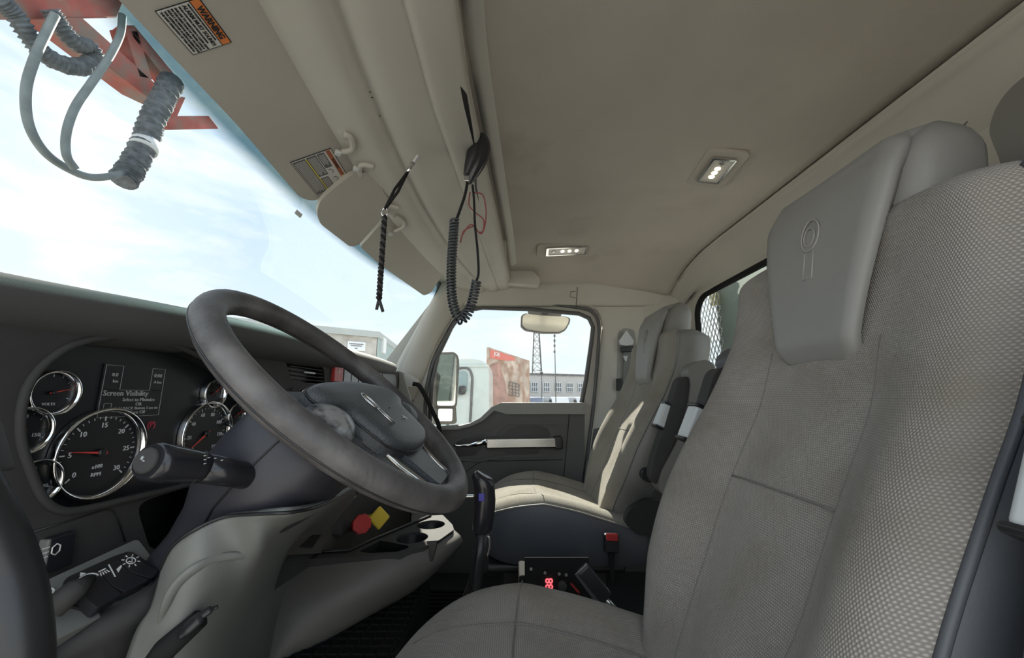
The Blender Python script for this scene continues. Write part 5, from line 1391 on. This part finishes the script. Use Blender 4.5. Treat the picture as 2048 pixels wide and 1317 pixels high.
# rusty panel board with red corner
m_tan = mat('weathered_tan_panel', (.48, .38, .31), .85, var=.25, vscale=3, dirt=(.32, .19, .13), dscale=4, dlo=.42, dhi=.6)
t = thing('display_panel', 'tall weathered tan and red panel standing between the truck and tower', 'panel', (8.5, 0, GZ))
q0 = onX(978, 695, 7.9); q1 = onX(1059, 722, 9.3); q2 = Vector((q1.x, q1.y, GZ + .6)); q3 = Vector((q0.x, q0.y, GZ + .6))
nb_ = (q1 - q0).cross(Vector((0, 0, 1))).normalized(); nb_ = nb_ if nb_.x < 0 else -nb_
MB().prism([q0, q1, q2, q3], -nb_ * .06).build('board', m_tan, t)
pr_ = lambda s, z, o=.004: lerp(q0, q1, s) + Vector((0, 0, -z)) + nb_ * o
MB().prism([pr_(.02, .03), pr_(.55, .03), pr_(.62, .10), pr_(.35, .18), pr_(.02, .22)], nb_ * .004).build('red_corner', mat('faded_red', (.62, .16, .12), .7), t)
MB().prism([pr_(.02, .42)] + [pr_(.02 + .16 * (1 - math.cos(g)), .42 - .14 * math.sin(g)) for g in [PI * k / 10 for k in range(1, 7)]] + [pr_(.36, .65), pr_(.42, 1.0), pr_(.80, 1.12), pr_(.85, 1.35), pr_(.02, 1.35)], nb_ * .004).build('brown_shape', mat('faded_brown', (.36, .20, .16), .8, var=.3, vscale=6), t)
mb = MB(frame(pr_(.16, .10, .012), (q1 - q0).normalized() * 1.0, (0, 0, 1)))
mb.text('JOB', Matrix.Identity(4), .12, ext=.004); mb.build('panel_text', m_white, t)
mb = MB(); 
for k in range(5): mb.bar(pr_(.45, .62 + k * .07, .012), pr_(.70, .62 + k * .07, .012), .012, .012, up=(0, 0, 1))
for k in range(4): mb.bar(pr_(.45 + k * .083, .62, .012), pr_(.45 + k * .083, .90, .012), .01, .012)
mb.build('printed_grille', m_seal, t)
for s in (.1, .9): MB().tube([pr_(s, 1.3, -.05), Vector((lerp(q0, q1, s).x, lerp(q0, q1, s).y, GZ))], .04, n=8).build('post', m_seal, t)

# ================================================================ door mirrors of this truck
m_mir = mat('mirror_glass', (.85, .88, .88), .03, 1.0)
t = thing('side_mirror', 'tall dark-framed door mirror outside the passenger window, reflecting the sky', 'mirror', tuple(onX(895, 800, 2.5)))
NM = Vector((-.80, -.60, 0)); PM = onX(895, 760, 2.46)
def mm_(pts, d=0): return [onP(u, v, PM + NM * d, NM) for u, v in pts]
hs = rounded(mm_([(868, 706), (908, 704), (917, 712), (919, 730), (914, 812), (908, 818), (866, 818)]), .025)
MB().prism(hs, -NM * .08).build('housing', m_door, t, bevel=.02, seg=3)
MB().prism(rounded(mm_([(874, 710), (906, 709), (913, 716), (910, 808), (906, 812), (874, 812)], .003), .015), NM * .002).build('mirror_glass', m_mir, t)
MB().prism(rounded(mm_([(868, 812), (912, 812), (914, 845), (908, 849), (868, 850)]), .015), -NM * .06).build('lower_housing', m_door, t, bevel=.012)
MB().prism(rounded(mm_([(876, 818), (905, 818), (904, 843), (876, 843)], .003), .012), NM * .002).build('convex_glass', m_mir, t)
MB().tube([onX(860, 700, 2.3), onX(860, 855, 2.3)], .014, n=10).build('mirror_arm', m_satin, t)
MB().tube([onX(868, 735, 2.50), onX(855, 735, 2.3), onX(850, 735, 2.16)], .012, n=8).build('bracket', m_black, t)
# look-down mirror above the window
t = thing('look_down_mirror', 'small wide cream mirror hanging above the passenger window outside', 'mirror', tuple(onX(1090, 645, 2.35)))
lm = rounded([onX(u, v, 2.33) for u, v in ((1042, 632), (1050, 627), (1085, 631), (1130, 633), (1141, 637), (1140, 645), (1132, 660), (1120, 666), (1085, 666), (1050, 660), (1041, 652))], .012)
MB().prism(lm, (.05, 0, 0)).build('housing', m_seal, t, bevel=.01, seg=3)
c_ = sum(lm, Vector()) / len(lm)
MB().prism([c_ + (p - c_) * .93 + Vector((-.004, 0, 0)) for p in lm], (.003, 0, 0)).build('mirror_glass', mat('cream_mirror', (.62, .60, .54), .25, .3), t)
MB().prism([onX(u, v, 2.34) for u, v in ((1055, 622), (1125, 626), (1120, 636), (1060, 632))], (.03, 0, 0)).build('mount', m_seal, t, bevel=.005)
MB().bar(onX(1090, 628, 2.36), onX(1090, 600, 2.14), .03, .02).build('mount_arm', m_seal, t)
# CB style cable from pillar to dash end
t = thing('pillar_cable', 'black cable looping from the light pillar box down past the wheel', 'cable', tuple(onX(830, 770, 1.98)))
MB().prism(rounded([onX(u, v, 1.97) for u, v in ((803, 750), (812, 745), (832, 758), (830, 774), (820, 775), (800, 768))], .008), (.07, 0, 0)).build('junction_box', m_trim, t, bevel=.008)
MB().tube(crom([onX(u, v, 1.95) for u, v in ((826, 768), (838, 772), (852, 795), (866, 825), (877, 850), (880, 880))], 6), .011, n=10).build('cable', m_rubber, t)

# ================================================================ boom and hoses hanging ahead of the screen
YO = 1.9
m_rust = mat('rusty_red_paint', (.30, .075, .06), .8, var=.25, vscale=6, dirt=(.17, .13, .11), dscale=7, dlo=.45, dhi=.65)
m_hose = mat('grey_hose', (.14, .165, .17), .6, var=.2, vscale=20)
m_wrap = mat('spiral_wrap', (.09, .105, .12), .8, var=.4, vscale=40, bump=.6, bscale=60, bdist=.004)
t = thing('red_boom', 'faded red steel boom with lattice struts above the windscreen', 'boom', tuple(onY(200, 60, YO)))
def oY(pts, y=YO): return [onY(u, v, y) for u, v in pts]
MB().prism(oY([(-150, -150), (330, -150), (250, 0), (235, 36), (120, 38), (60, 40), (10, 10), (-150, -60)]), (0, .3, 0)).build('main_beam', m_rust, t, bevel=.01)
MB().prism(oY([(95, 35), (165, 35), (310, 165), (350, 200), (340, 215), (290, 190)]), (0, .12, 0)).build('lower_chord', m_rust, t, bevel=.006)
MB().prism(oY([(330, 233), (420, 232), (440, 258), (340, 260)]), (0, .12, 0)).build('cross_tube', m_rust, t, bevel=.01)
for pts in (((250, 60), (275, 60), (305, 160), (280, 155)), ((255, 60), (268, 50), (350, 150), (338, 165)), ((345, 190), (372, 195), (352, 240), (335, 235))): MB().prism(oY(pts), (0, .08, 0)).build('strut', m_rust, t, bevel=.004)
def hose(pts, r, name, label, m, y=YO - .12, wrap=False):
    P = crom([onY(u, v, y) for u, v in pts], 14)
    mb = MB()
    if wrap: rr = [r * (1 + .16 * math.sin(k * 1.9) + random.uniform(-.05, .05)) for k in range(len(P))]
    else: rr = r
    mb.tube(P, rr, n=14)
    return tag(mb.build(name, m), label, 'hose')
hose([(110, 30), (95, 60), (70, 115), (52, 180), (58, 250), (90, 305), (140, 340), (185, 355), (235, 350), (262, 340)], .0145, 'hydraulic_hose', 'outer grey hose looping lowest outside the windscreen', m_hose)
hose([(245, 30), (240, 70), (215, 120), (180, 170), (150, 215), (133, 265), (133, 310), (150, 338)], .0135, 'hydraulic_hose', 'inner grey hose curving down to join the outer loop', m_hose, YO - .18)
hose([(0, 0), (30, 30), (60, 75), (90, 110), (130, 130), (165, 133), (190, 118), (180, 95), (150, 85), (120, 50), (100, 20)], .030, 'wrapped_hose', 'spiral-wrapped hose bundle coiled at the top left corner', m_wrap, YO - .05, True)
hw_ = hose([(345, 160), (325, 200), (305, 240), (290, 285), (270, 325), (255, 350), (245, 362)], .047, 'wrapped_hose', 'thick ribbed wrapped hose bundle with a pale band', m_wrap, YO - .10, True)
a = onY(262, 280, YO - .10); b = onY(322, 302, YO - .10)
tag(MB().tube([onY(294, 282, YO - .10), onY(286, 300, YO - .10)], [.054, .054], n=20).build('hose_band', m_wplast), 'pale band wrapped round the thick ribbed hose bundle', 'band')

# ================================================================ rear guard mesh and stack
t = thing('window_guard', 'diamond mesh guard outside the rear cab window', 'mesh guard', (2.5, -1.08, -.3))
mb = MB(); x0, x1, z0, z1 = 1.94, 3.1, -.25, .75; sp = .036
k = x0 - (z1 - z0) * .6
while k < x1:
    for s in (1, -1):
        P = []
        for q in (0, 1):
            z = lerp(z0, z1, q); x = k + (z - z0) * .6 if s > 0 else k + (z1 - z) * .6
            P.append(Vector((x, -1.08, z)))
        a_, b_ = P
        # clip to frame
        d = b_ - a_
        t0 = 0; t1 = 1
        for lo_, hi_ in ((x0, x1),):
            ta = (lo_ - a_.x) / d.x; tb_ = (hi_ - a_.x) / d.x
            if ta > tb_: ta, tb_ = tb_, ta
            t0 = max(t0, ta); t1 = min(t1, tb_)
        if t1 > t0: mb.bar(a_ + d * t0, a_ + d * t1, .005, .003, up=(0, 1, 0))
    k += sp
mb.build('mesh', m_satin, t)
mb = MB()
for a_, b_ in (((x0, z0), (x1, z0)), ((x1, z0), (x1, z1)), ((x1, z1), (x0, z1))): mb.bar((a_[0], -1.08, a_[1]), (b_[0], -1.08, b_[1]), .03, .03)
mb.build('frame', m_satin, t)
m_stack = mat('pale_green_paint', (.42, .50, .46), .5, var=.08)
p = onY(1455, 600, -1.12)
t = thing('rear_post', 'broad pale green post behind the rear window', 'post', (p.x - .08, -1.2, GZ))
pa, pb = onY(1441, 600, -1.14), onY(1530, 600, -1.14)
MB().box((pa.x - .24, -1.16, -.2), (.46, .12, 2.6)).build('post', m_stack, t, bevel=.02)
MB().box((pa.x - .035, -1.09, .52), (.06, .02, .06)).build('yellow_label', mat('faded_yellow', (.62, .56, .25), .7), t)
# equipment behind the mesh
m_bl = mat('blue_grey_machine', (.16, .22, .25), .6, var=.3, vscale=6)
t = MB(); t.box((3.6, -3.2, -.2), (1.2, .8, .7)); t.box((3.2, -3.0, .55), (.9, .5, .4)); t.tube([(2.9, -2.9, -.6), (4.2, -2.9, 1.0)], .12, n=10); t.box((3.6, -3.2, -1.2), (.4, .4, 1.6))
tag(t.build('yard_machine', m_bl), 'dark blue-grey machinery blurred behind the mesh guard', 'machinery')
